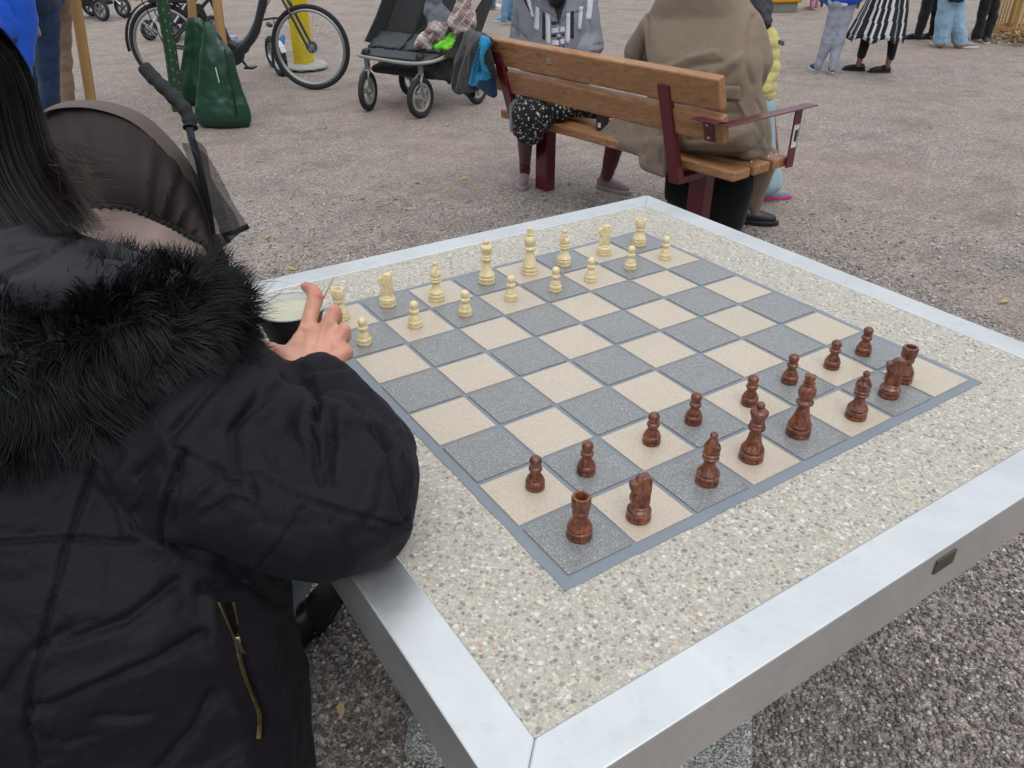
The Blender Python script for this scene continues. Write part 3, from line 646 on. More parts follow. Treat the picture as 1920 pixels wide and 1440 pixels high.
# ------------------------------------------------------------------ child in the yellow jacket beyond
cb = Pl(Bp(1.28, .88, 0), BN)
kid = thing('person', 'child in a pale yellow quilted jacket and light jeans half hidden behind the brown coat', 'person', Bp(1.35, .95, 0))
KH = cb(1424, -60, 0)
blob('body', head_hulls(KH, .088, -BN) + [[B4(KH - UP * .09, .04), B4(cb(1422, 60), .07), B4(cb(1417, 180), .08)]] + [[B4(cb(1407, 200), .07), B4(Bp(1.1, 1.0, .12), .04)], [B4(cb(1427, 200), .07), B4(Bp(1.14, 1.05, .12), .04)]] + [[B4(cb(1432, 60), .02), B4(cb(1432, 150), .02)]], skin_d, kid, voxel=.014, smooth=3)
face_bits(KH, kid, -BN)
blob('jacket', [[B4(cb(1397, 70), .09), B4(cb(1436, 80), .075), B4(cb(1397, 190), .10), B4(cb(1427, 170), .08)], [B4(cb(1440, 72), .055), B4(cb(1444, 130), .05)], [B4(cb(1444, 130), .05), B4(cb(1430, 172, -.05), .045)]], cloth('yellow_quilt', '#c9bf7c', '#bdb26c', .7, wr=30), kid, voxel=.01, smooth=3,
     disp=lambda c, n: -.006 * np.abs(np.sin(c[:, 2] * 60)) ** 8 + .006 * fbm(c, 14, 2))
MB().box(cb(1465, 80, -.055), (.034, .012, .022), (RIGHT * .9 + UP * -.3, FWD, UP)).build('sleeve_badge', mat('badge', '#6d6a74', .6, c2='#2d2b33', vs=200), kid, bevel=.004)
blob('hair', [[B4(KH + UP * .03, .1)], [B4(cb(1417, -60, .02), .09), B4(cb(1424, 20, -.06), .062)], [B4(cb(1424, 15, -.06), .06), B4(cb(1436, 45, -.09), .028)]], mat('curly_hair', '#16151a', .6, c2='#3a3a42', vs=70, bs=150, bd=.004), kid, voxel=.009, smooth=1, disp=lambda c, n: .008 * fbm(c, 45, 2))
JL = cloth('light_denim', '#86a0ad', '#9db4bd', wr=25)
blob('jeans', [[B4(cb(1402, 200), .09), B4(cb(1422, 205), .09)], [B4(cb(1407, 205), .085), B4(Bp(1.16, .98, .12), .07)], [B4(cb(1422, 205), .085), B4(at_z(1434, 345, .12), .065)]], JL, kid, voxel=.012, smooth=3)
pk = mat('pink_rubber', '#d2387c', .5)
shoe(at_z(1424, 374) , RIGHT * .95 + FWD * .15, .21, mat('denim_shoe', '#7f99a6', .7), pk, kid)
shoe(at_z(1400, 362) , RIGHT * .9 + FWD * .35, .16, mat('denim_shoe', '#7f99a6', .7), pk, kid)

# ------------------------------------------------------------------ seated woman in the grey cardigan
w2 = thing('person', 'person in grey cardigan with white tabs and black floral skirt on the bench', 'person', Bp(.35, .25, 0))
ANK = at_z(984, 343) + UP * .085
HP2 = bq(1040, -150, .28)
F2 = -FWD
blob('body', head_hulls(HP2, f=F2) + [[B4(HP2 - UP * .1, .055), B4(bq(1040, -30, .25), .06)], [B4(bq(1000, -5, .28), .07), B4(bq(1085, -5, .28), .07), B4(bq(1040, 150, .25), .12), B4(bq(1035, 190, .22), .12)]] +
    [[B4(bq(1020, 190, .15), .08), B4(bq(992, 205, -.06), .06)], [B4(bq(992, 205, -.06), .055), B4(ANK + UP * .05, .030)], [B4(ANK + UP * .05, .030), B4(ANK - UP * .03, .03)], [B4(bq(1050, 195, .2), .08), B4(bq(1125, 225, .35), .055)], [B4(Bp(.55, .40, .38), .05), B4(Bp(.44, .42, .09), .034)]] +
    [[B4(bq(1085, 100, .12), .03), B4(bq(1060, 118, .06), .035)], [B4(bq(990, 100, .1), .03), B4(bq(1020, 118, .06), .035)]], skin_d, w2, voxel=.013, smooth=3)
face_bits(HP2, w2, F2)
blob('headscarf', [[B4(HP2 + UP * .03 - F2 * .02, .112)], [B4(HP2 - UP * .1, .09), B4(bq(1042, -40, .22), .11)], [B4(bq(1030, -40, .2), .05), B4(bq(1062, -35, .2), .05), B4(bq(1047, 0, .2), .05)]], BLACK, w2, voxel=.011, smooth=3, disp=lambda c, n: .006 * np.sin(c[:, 2] * 90 + 8 * c[:, 1]))
KG = cloth('grey_knit', '#6d7078', '#787b84', wr=12, bs=500); KW = mat('knit_white', '#cfcfdb', .8, bs=500); KB = mat('knit_black', '#1c1c20', .8, bs=500); KC = mat('knit_light', '#8b8d98', .8, bs=500)
card = blob('cardigan', [[B4(bq(998, 2, .27), .085), B4(bq(1086, 2, .27), .085), B4(bq(1010, 120, .2), .10), B4(bq(1075, 125, .2), .10)], [B4(bq(1010, 120, .2), .11), B4(bq(1075, 125, .2), .11), B4(bq(1020, 185, .22), .13), B4(bq(1055, 185, .22), .13)],
    [B4(bq(985, 12, .27), .072), B4(bq(975, 85, .24), .07)], [B4(bq(975, 85, .24), .07), B4(bq(1000, 112, .1), .052)], [B4(bq(1098, 12, .27), .072), B4(bq(1110, 82, .24), .068)], [B4(bq(1110, 82, .24), .068), B4(bq(1098, 100, .1), .052)],], [KG, KW, KB, KC], w2, voxel=.0062, smooth=4,
    disp=lambda c, n: .007 * fbm(c, 9, 2, 8) + stroke_px(c, n, [([(1000, 0), (998, 40), (992, 85)], 3, -.012), ([(1102, 20), (1108, 60), (1100, 95)], 3, -.010), ([(960, 50), (985, 72)], 4, -.007), ([(1115, 84), (1134, 82)], 3, -.008), ([(1105, 95), (1132, 92)], 3, .006), ([(1047, 46), (1050, 70), (1050, 130)], 1.5, -.004), ([(1012, 20), (1035, 28), (1046, 46)], 2.5, -.006), ([(1092, 20), (1066, 28), (1047, 46)], 2.5, -.006)]))
paint(card, [([(1031, -20), (1068, -20), (1047, 46)], 2), ([(1005, -20), (1028, -20), (1040, 24), (1020, 24), (1008, 8)], 3), ([(1068, -20), (1095, -20), (1090, 14), (1070, 26), (1060, 22)], 3)] )
bw2 = bvh(card)
for q, m_ in [([(985, -8), (992, -8), (1002, 33), (997, 33)], KW), ([(1005, 12), (1012, 16), (1010, 58), (1001, 56)], KW), ([(1023, 24), (1031, 27), (1032, 85), (1024, 84)], KW), ([(1062, 25), (1069, 24), (1068, 82), (1060, 82)], KW), ([(1086, 12), (1094, 12), (1089, 57), (1083, 56)], KW), ([(1102, -8), (1114, -8), (1108, 38), (1099, 36)], KW),
    ([(1034, 54), (1046, 52), (1047, 61), (1034, 63)], KW), ([(1049, 51), (1058, 50), (1059, 59), (1049, 61)], KW), ([(1034, 76), (1047, 76), (1047, 85), (1034, 85)], KW), ([(1050, 74), (1058, 73), (1058, 82), (1050, 83)], KW),
    ([(1017, 22), (1022, 25), (1022, 74), (1017, 73)], KB), ([(1070, 22), (1076, 20), (1076, 72), (1070, 71)], KB), ([(1034, 40), (1043, 40), (1045, 46), (1034, 46)], KB), ([(1034, 65), (1058, 62), (1058, 67), (1034, 70)], KB), ([(1034, 87), (1058, 85), (1058, 94), (1034, 96)], KB), ([(978, -8), (984, -8), (996, 24), (993, 22)], KB)]:
    patch(bw2, q, 'white_tab' if m_ is KW else 'black_tab', m_, card)
MB().ball(bq(1048, 69, .075), .014, sc_=(1, 1, 1)).build('button', mat('button_grey', '#8a8f9a', .3, .3), w2)
def m_floral():
    t = NT('floral'); v = t.vor(62, None); s = t.n('SeparateColor', {0: v.outputs['Color']}); n = t.noise(160, 3, .7)
    k = t.math('LESS_THAN', t.math('ADD', v.outputs['Distance'], t.math('MULTIPLY', n, .5)), t.math('ADD', t.math('MULTIPLY', s.outputs[0], .25), .42))
    t.col(t.mix(k, '#17171a', t.ramp(s.outputs[1], [(0, '#6d6a6a'), (.6, '#b9b5b2'), (1, '#d8d4d0')]))).rough(.9); t.bump(t.noise(14, 3), .02, .6); return t.m
blob('skirt', [[B4(bq(1010, 178, .18), .11), B4(bq(1055, 182, .22), .11), B4(bq(1000, 205, -.02), .085)], [B4(bq(1000, 200, .0), .095), B4(bq(987, 215, -.10), .085), B4(bq(1012, 222, -.09), .07)], [B4(bq(987, 212, -.09), .085), B4(bq(1010, 215, -.09), .08), B4(bq(982, 252, -.09), .052), B4(bq(1000, 256, -.09), .048)],
    [B4(bq(1040, 195, .1), .07), B4(bq(1100, 202, .16), .05), B4(bq(1150, 208, .22), .04)], [B4(bq(1015, 205, -.03), .07), B4(bq(1055, 205, .06), .055)]], m_floral(), w2, voxel=.009, smooth=4,
    disp=lambda c, n: .008 * fbm(c, 11, 2, 2) + stroke_px(c, n, [([(990, 210), (1000, 265)], 4, -.008), ([(1020, 200), (1010, 250)], 4, .006)]))
blob('cardigan_hem', [[B4(bq(962, 180, -.04), .03), B4(bq(960, 245, -.12), .012), B4(bq(968, 205, -.1), .02)]], KG, w2, voxel=.007, smooth=2)
STK = cloth('maroon_stocking', '#5c2430', '#4a1c26')
blob('stocking', [[B4(bq(985, 245, -.07), .05), B4(ANK + UP * .12, .042), B4(ANK + UP * .05, .036)], [B4(ANK + UP * .05, .036), B4(ANK - UP * .02, .034)]], STK, w2, voxel=.009, smooth=3)
blob('stocking', [[B4(Bp(.56, .36, .33), .055), B4(Bp(.49, .40, .18), .045)], [B4(Bp(.49, .40, .18), .043), B4(Bp(.455, .42, .10), .034)]], cloth('maroon_stocking2', '#6b3a3e', '#3e2129', vs=20), w2, voxel=.009, smooth=3)
MV = cloth('mauve_knit_shoe', '#8d7b82', '#7f6d75', bs=300); SL = mat('mauve_sole', '#a3969a', .6); LC = mat('lace', '#b9aab0', .7)
f1 = at_z(984, 338); shoe(f1, at_z(976, 372) - f1, .235, MV, SL, w2, lace=LC)
f2 = at_z(1127, 352); shoe(f2, at_z(1182, 366) - f2, .235, MV, SL, w2, lace=LC)

# ------------------------------------------------------------------ jacket thrown over the end of the back rest
JK = cloth('jacket_black', '#26282c', '#1d1f23', .75, wr=22); JB = cloth('jacket_blue', '#1687b4', '#0f749e', .7, wr=30); JD = cloth('jacket_dark_blue', '#0d3a5c', '#0b2f4e', .7)
jk = blob('draped_jacket', [[B4(bq(905, 72, -.17), .030), B4(bq(880, 70, -.12), .035), B4(bq(918, 78, -.23), .02)], [B4(bq(885, 72, -.14), .045), B4(bq(905, 80, -.24), .028), B4(bq(868, 120, -.16), .055), B4(bq(893, 130, -.22), .03)],
    [B4(bq(868, 120, -.16), .055), B4(bq(893, 130, -.22), .03), B4(bq(862, 160, -.14), .05), B4(bq(890, 158, -.2), .04)], [B4(bq(908, 85, -.25), .022), B4(bq(914, 130, -.23), .03), B4(bq(925, 140, -.2), .022)], [B4(bq(900, 150, -.2), .04), B4(bq(925, 175, -.17), .024), B4(bq(918, 145, -.2), .03)], [B4(bq(878, 165, -.14), .045), B4(bq(882, 176, -.14), .03)]],
    [JK, JB, JD], None, voxel=.0065, smooth=2, disp=lambda c, n: .007 * fbm(c, 9, 2, 4, (1, 1, .5)) + stroke_px(c, n, [([(905, 75), (896, 110), (885, 158)], 2.5, -.010), ([(870, 90), (858, 130), (850, 165)], 4, -.012), ([(885, 95), (878, 140)], 3, .008), ([(912, 85), (905, 130)], 2.5, .006)]))
paint(jk, [([(903, 66), (916, 70), (922, 82), (908, 100), (908, 118), (920, 140), (922, 148), (900, 152), (898, 164), (878, 158), (884, 130), (893, 100)], 1), ([(898, 150), (935, 152), (940, 192), (905, 186), (890, 170)], 2)])
tag(jk, 'black jacket with blue lining draped over the left end of the bench back', 'jacket')
sn = mat('snap', '#5b5f6b', .4, .5)
for x, y in ((901, 92), (896, 119), (889, 150)): MB().ball(bq(x, y, -.262), .007).build('snap_button', sn, jk)
# ------------------------------------------------------------------ lofted fabric helper: rows of (y, x left, x right, half depth) on an upright plane
def loft(name, pl, rows, mats, par=None, n=28, fold=0.0, nf=6, sub=6, off=0, mf=None, seed=0, cap=True):
    R_ = [np.array(r, float) for r in rows]; q = curve(R_, sub); m = MB(); L = len(q)
    def fn(u, v):
        r = q[min(L - 1, int(round(v * (L - 1))))]; a = 2 * math.pi * u; xm, hw = (r[1] + r[2]) / 2, (r[2] - r[1]) / 2
        P = pl(xm + hw * math.cos(a), r[0], off); P = P - FWD * math.sin(a) * r[3]
        k = fold * (.35 + v) * math.sin(a * nf + 1.7 * math.sin(3 * v + seed) + seed); return P - FWD * math.sin(a) * k * .8 + RIGHT * math.cos(a) * k
    m.grid(fn, n, L, wrap=True, mf=mf)
    if cap: m.f += [tuple(range(n)), tuple(range((L - 1) * n, L * n))]; m.m += [0, 0]
    return m.build(name, mats, par, ang=60)
def cyl(a, b, r, n=10): return MB().tube([a, b], r, n)
def standing(label, P0, hip, legs, H, f, group=None, skin=skin_m, top=None, hair=HAIRD, trousers=None, trad=.0, shoes=None, sdir=None, slen=.25, arms=None, wt=.11, tops=None, nm_top='jacket', bare=0, hem=.045):
    """a standing figure: legs are px chains (x, y, off, r) from foot to hip on the plane through P0"""
    pl = Pl(P0); o = thing('person', label, 'person', P0, group); f = np.array(f, float); f /= np.linalg.norm(f); sd = np.array([-f[1], f[0], 0])
    hp = pl(*hip); hp = np.array([hp[0], hp[1], min(hp[2], H * .56)]); ch = np.array([hp[0], hp[1], H * .76]); nk = ch + UP * H * .08; hd = np.array([hp[0], hp[1], H * .93]) + f * .02
    k = H / 1.7
    bh = [[B4(hp + sd * .07 * k, .09 * k), B4(hp - sd * .07 * k, .09 * k), B4(hp + UP * .2 * k, .105 * k)], [B4(hp + UP * .2 * k, .105 * k), B4(ch + sd * .12 * k, .075 * k), B4(ch - sd * .12 * k, .075 * k)], [B4(ch + UP * .04, .06 * k), B4(nk + UP * .03, .048 * k)]] + head_hulls(hd, .095 * (k ** .5), f)
    for lg in legs: bh += chain(pl, [(a, b, c, r * .86) for a, b, c, r in lg])
    ah = []
    for s in (-1, 1):
        sh = ch + sd * .17 * k * s + UP * .03; el = sh - UP * .27 * k + sd * .03 * s - f * .02; wr = el - UP * .22 * k + f * .08
        ah.append((sh, el, wr)); bh += [[B4(sh, .05 * k), B4(el, .038 * k)], [B4(el, .038 * k), B4(wr, .026 * k)], [B4(wr, .026 * k), B4(wr - UP * .09 * k + f * .02, .022 * k)]]
    blob('body', bh, skin, o, voxel=.016 * k, smooth=3); face_bits(hd, o, f); hair_cap(hd, o, f=f, m=hair)
    if trousers: blob('trousers', [[B4(hp + sd * .07 * k, .105 * k), B4(hp - sd * .07 * k, .105 * k), B4(hp + UP * .08 * k, .11 * k)]] + [h for lg in legs for h in chain(pl, [(a, b, c, r + trad) for a, b, c, r in (lg[bare:] if bare else lg)])], trousers, o, voxel=.011 * k, smooth=3, disp=lambda c, n: .012 * fbm(c, 8, 3, 3, (1, 1, 1.1)), post=lambda c, l_, n_: np.c_[c[:, :2], np.maximum(c[:, 2], hem)])
    if top: blob(nm_top, [[B4(hp + UP * .06 + sd * .07, wt), B4(hp + UP * .06 - sd * .07, wt), B4(ch + sd * .13 * k, .095 * k), B4(ch - sd * .13 * k, .095 * k)]] + [h for a, b, c in ah for h in ([B4(a, .07 * k), B4(b, .056 * k)], [B4(b, .056 * k), B4(c, .045 * k)])], top, o, voxel=.014 * k, smooth=3, disp=lambda c, n: .014 * fbm(c, 7, 3, 6))
    for (x, y), d in zip(shoes[1:], sdir): shoe(at_z(x, y), d, slen, shoes[0][0], shoes[0][1], o)
    return o, pl
WS = mat('white_sole', '#d8d8d6', .5); NAVY = mat('navy_shoe', '#20304f', .6)
GJ = cloth('grey_jersey', '#868a98', '#9498a5', wr=16)
o1, p1_ = standing('person in light grey joggers, blue top and navy white soled shoes walking away', at_z(1543, 138), (1577, 2), [[(1534, 126, .0, .035), (1548, 84, 0, .055), (1568, 22, 0, .075), (1570, 6, 0, .09)], [(1560, 130, -.1, .035), (1570, 84, -.05, .055), (1585, 22, 0, .075), (1588, 6, 0, .09)]], 1.35, FWD + RIGHT * .3,
    trousers=GJ, top=cloth('royal_blue', '#1748b8', '#1c4fc8', .7), shoes=[(NAVY, WS), (1530, 134), (1559, 138)], sdir=[FWD, FWD + RIGHT * .2], slen=.21, skin=skin_d)
blob('shirt_tail', [[B4(p1_(1558, 8, -.02), .02), B4(p1_(1585, 10, -.08), .02), B4(p1_(1556, 0, -.02), .03), B4(p1_(1590, 2, -.06), .03)]], mat('white_cotton', '#c9cdd6', .8), o1, voxel=.008)
o2, p2_ = standing('person in a black and white striped skirt, black leggings and flat shoes', at_z(1636, 138), (1668, -30), [[(1609, 122, 0, .034), (1619, 92, 0, .045), (1632, 40, 0, .065), (1655, -20, 0, .09)], [(1664, 124, 0, .034), (1672, 92, 0, .045), (1676, 40, 0, .065), (1672, -20, 0, .09)]], 1.68, FWD,
    top=cloth('navy_top', '#1a2340', '#151c33'), shoes=[(BLKSHOE, BLKSHOE), (1616, 133), (1664, 136)], sdir=[-RIGHT + FWD * .3, -RIGHT + FWD * .1], slen=.215, skin=skin_d)
for lg in ([(1615, 104, 0, .046), (1621, 84, 0, .05), (1630, 55, 0, .06)], [(1670, 108, 0, .042), (1674, 84, 0, .05), (1675, 55, 0, .06)]): blob('legging', chain(p2_, lg), BLACK, o2, voxel=.012)
rs = random.Random(5); seq = []
while len(seq) < 150: seq += [0] * rs.choice((3, 4, 5, 6)) + [rs.choice((1, 1, 2))] * rs.choice((2, 2, 3))
sw = [mat('skirt_black', '#15161b', .85), mat('skirt_white', '#cfd0d6', .85), mat('skirt_grey', '#8d8f98', .85)]
def skirt_fn(u, v):
    a = 2 * math.pi * u; yt, xl, xr = -40 + 115 * v, 1646 - 56 * v ** 1.1, 1704 - 12 * v ** 2; x = (xl + xr) / 2 + (xr - xl) / 2 * math.cos(a)
    y = yt + (4 * math.sin(7 * u * 6.28) + 3 * math.cos(a + 1)) * v; k = .018 * v * math.sin(a * 9 + 2 * v)
    return p2_(x + 0 * u, y, 0) - FWD * math.sin(a) * (.13 + .1 * v + k) + RIGHT * math.cos(a) * k
sk = MB(); sk.grid(skirt_fn, 140, 14, wrap=True, mf=lambda i, j: seq[(i + (j * 3) // 9) % 140])
so_ = sk.build('striped_skirt', sw, o2, ang=70); sf = so_.modifiers.new('s', 'SOLIDIFY'); sf.thickness = .004
BT = cloth('black_trousers', '#1b1c21', '#141519')
standing('person in black trousers and black shoes behind the light blue jeans', at_z(1736, 76), (1758, -60), [[(1722, 64, 0, .05), (1735, 20, 0, .065), (1752, -40, 0, .085)], [(1748, 66, .1, .05), (1756, 20, 0, .065), (1764, -40, 0, .085)]], 1.72, -RIGHT, 'people standing at the back right', trousers=BT, top=BLACK, shoes=[(BLKSHOE, BLKSHOE), (1724, 73), (1747, 73)], sdir=[-RIGHT - FWD * .2, -RIGHT - FWD * .2])
standing('person in wide light blue jeans and a black top', at_z(1780, 90), (1783, -8), [[(1764, 78, 0, .085), (1770, 40, 0, .095), (1775, 0, 0, .10)], [(1800, 80, 0, .085), (1794, 40, 0, .095), (1790, 0, 0, .10)]], 1.62, RIGHT + FWD * .4, 'people standing at the back right', trousers=cloth('sky_denim', '#7ea0b8', '#93b2c6', wr=20), top=BLACK, wt=.15, shoes=[(mat('beige_shoe', '#9a9087', .6), WS), (1762, 87), (1798, 90)], sdir=[FWD, RIGHT])
standing('person in black flared trousers at the far right beside the crate', at_z(1838, 80), (1862, -70), [[(1831, 68, 0, .062), (1842, 30, 0, .055), (1856, -40, 0, .08)], [(1849, 70, 0, .062), (1862, 30, 0, .055), (1868, -40, 0, .08)]], 1.66, -RIGHT - FWD * .6, 'people standing at the back right', trousers=BT, top=BLACK, shoes=[(mat('grey_trainer', '#4a4743', .6), WS), (1832, 76), (1846, 79)], sdir=[-RIGHT - FWD, -RIGHT * .4 - FWD])
standing('small child in pink trousers and white shoes far behind near the yellow box', at_z(1524, 20), (1528, -22), [[(1523, 12, 0, .045), (1526, -6, 0, .055), (1528, -20, 0, .07)], [(1530, 11, .1, .045), (1532, -6, 0, .055), (1530, -20, 0, .07)]], 1.0, RIGHT, trousers=cloth('pink_cloth', '#c08f9c', '#cf9fab'), top=cloth('pink_cloth', '#c08f9c'), shoes=[(mat('offwhite_shoe', '#c9c3b5', .6), WS), (1521, 18), (1528, 17)], sdir=[-RIGHT, -RIGHT], slen=.19)
standing('person in blue jeans and blue white canvas shoes behind the double pushchair', at_z(946, 48), (960, -90), [[(945, 36, 0, .055), (950, 0, 0, .06), (957, -60, 0, .085)], [(958, 34, .1, .055), (960, 0, 0, .06), (962, -60, 0, .085)]], 1.6, -FWD - RIGHT * .5, trousers=cloth('mid_denim', '#5e86a6', '#7398b5', wr=20), top=GJ, shoes=[(mat('canvas_blue', '#7f9fb8', .7), WS), (948, 40), (957, 36)], sdir=[-RIGHT - FWD * .7, -RIGHT * .8 - FWD])
standing('person in blue grey trousers and white shoes farthest back behind the pushchair', at_z(924, 20), (920, -80), [[(916, 12, 0, .05), (915, -20, 0, .06), (918, -60, 0, .085)], [(924, 12, .1, .05), (922, -20, 0, .06), (922, -60, 0, .085)]], 1.6, RIGHT, trousers=cloth('slate_denim', '#5d6f86', '#6d7f94', wr=20), top=BLACK, shoes=[(WS, WS), (920, 18), (926, 17)], sdir=[RIGHT, RIGHT])
# left edge
standing('person in navy trousers and a dark jacket standing at the left edge', at_z(100, 262), (80, -10), [[(98, 240, 0, .055), (90, 130, 0, .075), (82, 30, 0, .10)], [(75, 250, .2, .055), (72, 130, .1, .075), (78, 30, 0, .10)]], 1.78, -RIGHT, 'people standing at the left edge', trousers=cloth('navy_denim', '#22304c', '#2b4064', wr=18), top=cloth('dark_green', '#2c312e', '#232825'), wt=.125, shoes=[(BLKSHOE, BLKSHOE), (98, 258), (75, 262)], sdir=[-RIGHT, -RIGHT])
standing('person in wide tan trousers between navy trousers and wooden stake', at_z(118, 225), (108, -10), [[(122, 208, 0, .085), (112, 110, 0, .085), (106, 10, 0, .10)], [(98, 205, .2, .08), (96, 110, .1, .085), (100, 10, .1, .10)]], 1.66, -RIGHT - FWD * .4, 'people standing at the left edge', trousers=cloth('tan_cloth', '#927a68', '#a08672', wr=14), top=cloth('tan_top', '#a3886c', '#8d745b', wr=10), wt=.12, shoes=[(BLKSHOE, BLKSHOE), (112, 222), (100, 218)], sdir=[-RIGHT, -RIGHT])
BL = cloth('bright_blue', '#1450c8', '#1e63dc', .55, wr=9)
o3, p3_ = standing('person in a long bright blue jacket at the far left edge', at_z(20, 250) * .86 + CC * np.array([.14, .14, 0]), (12, 60), [[(40, 230, 0, .06), (34, 150, 0, .075), (25, 70, 0, .10)], [(10, 235, .1, .06), (10, 150, .1, .075), (10, 70, 0, .10)]], 1.7, RIGHT, 'people standing at the left edge', trousers=cloth('navy_denim', '#22304c'), top=BL, wt=.14, shoes=[(BLKSHOE, BLKSHOE), (40, 250), (10, 255)], sdir=[RIGHT, RIGHT])
blob('jacket_hem', [[B4(p3_(20, -20), .13), B4(p3_(30, 40), .11), B4(p3_(10, 120), .11), B4(p3_(26, 100), .11)], [B4(p3_(28, 100), .10), B4(p3_(42, 165, .1), .055), B4(p3_(30, 190), .05)]], BL, o3, voxel=.012, smooth=3, disp=lambda c, n: .014 * fbm(c, 8, 2, 1, (1, 1, .5)))

# ------------------------------------------------------------------ young tree: guard, stakes, watering bags
TP = at_z(333, 208); pt = Pl(TP)
tree = thing('young_tree', 'young tree with a green perforated trunk guard between wooden stakes', 'tree', TP)
bark = mat('bark', '#5b4534', .9, vs=30, bs=120, bd=.004)
MB().tube([pt(336, 212), pt(328, 130), pt(305, 0), pt(285, -180), pt(275, -420)], [.045, .034, .032, .026, .016], 12).build('trunk', bark, tree)
gd = MB(); ga = [pt(334, 207), pt(322, 110), pt(304, -5), pt(286, -170)]
gd.tube(curve(ga, 6), [.048] * 19, 16, m=0, cap=False)
cg = curve(ga, 12); hm = gd
for i, P in enumerate(cg):
    if i % 1 == 0:
        for k, a in enumerate((-2.1, -.45) if i % 2 else (-1.25, .3)):
            dv = RIGHT * math.cos(a) * .049 + FWD * math.sin(a) * .049; nn = dv / np.linalg.norm(dv); sdv = np.cross(UP, nn)
            hm.lathe([(.0085, 0), (.0001, .0008)], P + dv + UP * .012 * k, 10, axes=(sdv, UP, nn), m=1)
gd.build('trunk_guard', [mat('guard_green', '#1f4c33', .45, vs=20), mat('guard_hole', '#8f6d4e', .8)], tree, fix=False)
cr = MB(); rt = random.Random(2); TPc = pt(275, -420)
for i in range(1500):
    d = np.array([rt.gauss(0, .5), rt.gauss(0, .5), rt.gauss(.9, .5)]); c = TPc + d; u = np.array([rt.gauss(0, 1), rt.gauss(0, 1), rt.gauss(0, 1)]); u /= np.linalg.norm(u); v = np.cross(u, [.3, .5, .8]); v /= np.linalg.norm(v)
    cr.add([c - u * .04, c + v * .02, c + u * .04, c - v * .02], [(0, 1, 2, 3)])
cr.build('crown', mat('leaf_green', '#6f7d35', .7, c2='#a39a3a', vs=4), tree, smooth=False, fix=False)
SW = mat('stake_wood', '#b58f5f', .7, c2='#a37b4d', vs=9, bs=60)
def stake(lbl, xb, yb, xt, yt, r, P=None, z=None):
    P0 = at_z(xb, yb, 0); p = Pl(P0); a = P0.copy(); a[2] = -.02; b = p(xt, yt); b = a + (b - a) * 1.05
    o = MB().tube([a, a + (b - a) * .3, a + (b - a) * .62, b], [r, r * 1.03, r * .98, r * .94], 14).build('tree_stake', SW, None, ang=50); return tag(o, lbl, 'stake', 'wooden stakes round the young tree')
stake('wooden stake leaning beside the tan trousers, left of the tree', 178, 238, 118, -150, .036)
stake('wooden stake standing behind the rear green watering bag', 372, 188, 345, -190, .034)
stake('wooden stake entering the top of the front green watering bag', 432, 196, 384, -170, .036)
def m_bag():
    t = NT('green_pvc'); n = t.noise(3.5, 3, .6); t.col(t.mix(n, '#123526', '#1b4733')).rough(.33); t.bump(t.noise(3.2, 2, .5, dist=.8), .06, 1.0); t.bump(t.noise(26, 3), .006, .3); return t.m
GB = m_bag()
pb2 = Pl(at_z(360, 197)); ob = loft('watering_bag', pb2, [(33, 352, 376, .01), (45, 348, 384, .03), (80, 345, 396, .05), (120, 340, 400, .06), (165, 333, 400, .08), (188, 336, 398, .07), (197, 345, 385, .02)], GB, fold=.006, nf=7, seed=2)
tag(ob, 'rear dark green plastic watering bag at the tree, partly behind the front one', 'watering bag', 'green watering bags at the young tree')
pb1 = Pl(at_z(420, 238)); ob = loft('watering_bag', pb1, [(42, 384, 394, .01), (56, 381, 404, .03), (84, 378, 424, .05), (100, 375, 436, .06), (130, 374, 444, .07), (170, 371, 456, .09), (205, 367, 469, .11), (225, 369, 471, .10), (238, 385, 466, .05), (243, 420, 458, .01)], GB, fold=.005, nf=5, seed=5)
tag(ob, 'front green plastic watering bag with a dark zip and white print, standing on the gravel', 'watering bag', 'green watering bags at the young tree')
zp = MB(); bv = lambda x, y, o=0: pb1(x, y, -.115 + o)
zp.tube([bv(421, 92, .05), bv(428, 120, .04), bv(434, 155, .02), bv(441, 195, 0), bv(446, 235, .06)], .006, 6); zp.build('zip', mat('zip_black', '#141a18', .5), ob)
pr_ = MB(); a0, a1 = bv(404, 126, .035), bv(411, 155, .022); pr_.tube([a0, a1], .0045, 4); pr_.build('printed_text', mat('print', '#c3d2c8', .6), ob)
MB().tube([pb1(388, 46), pb1(405, 60), pb1(416, 74, -.02)], .006, 6).build('strap', mat('zip_black', '#141a18', .5), ob)

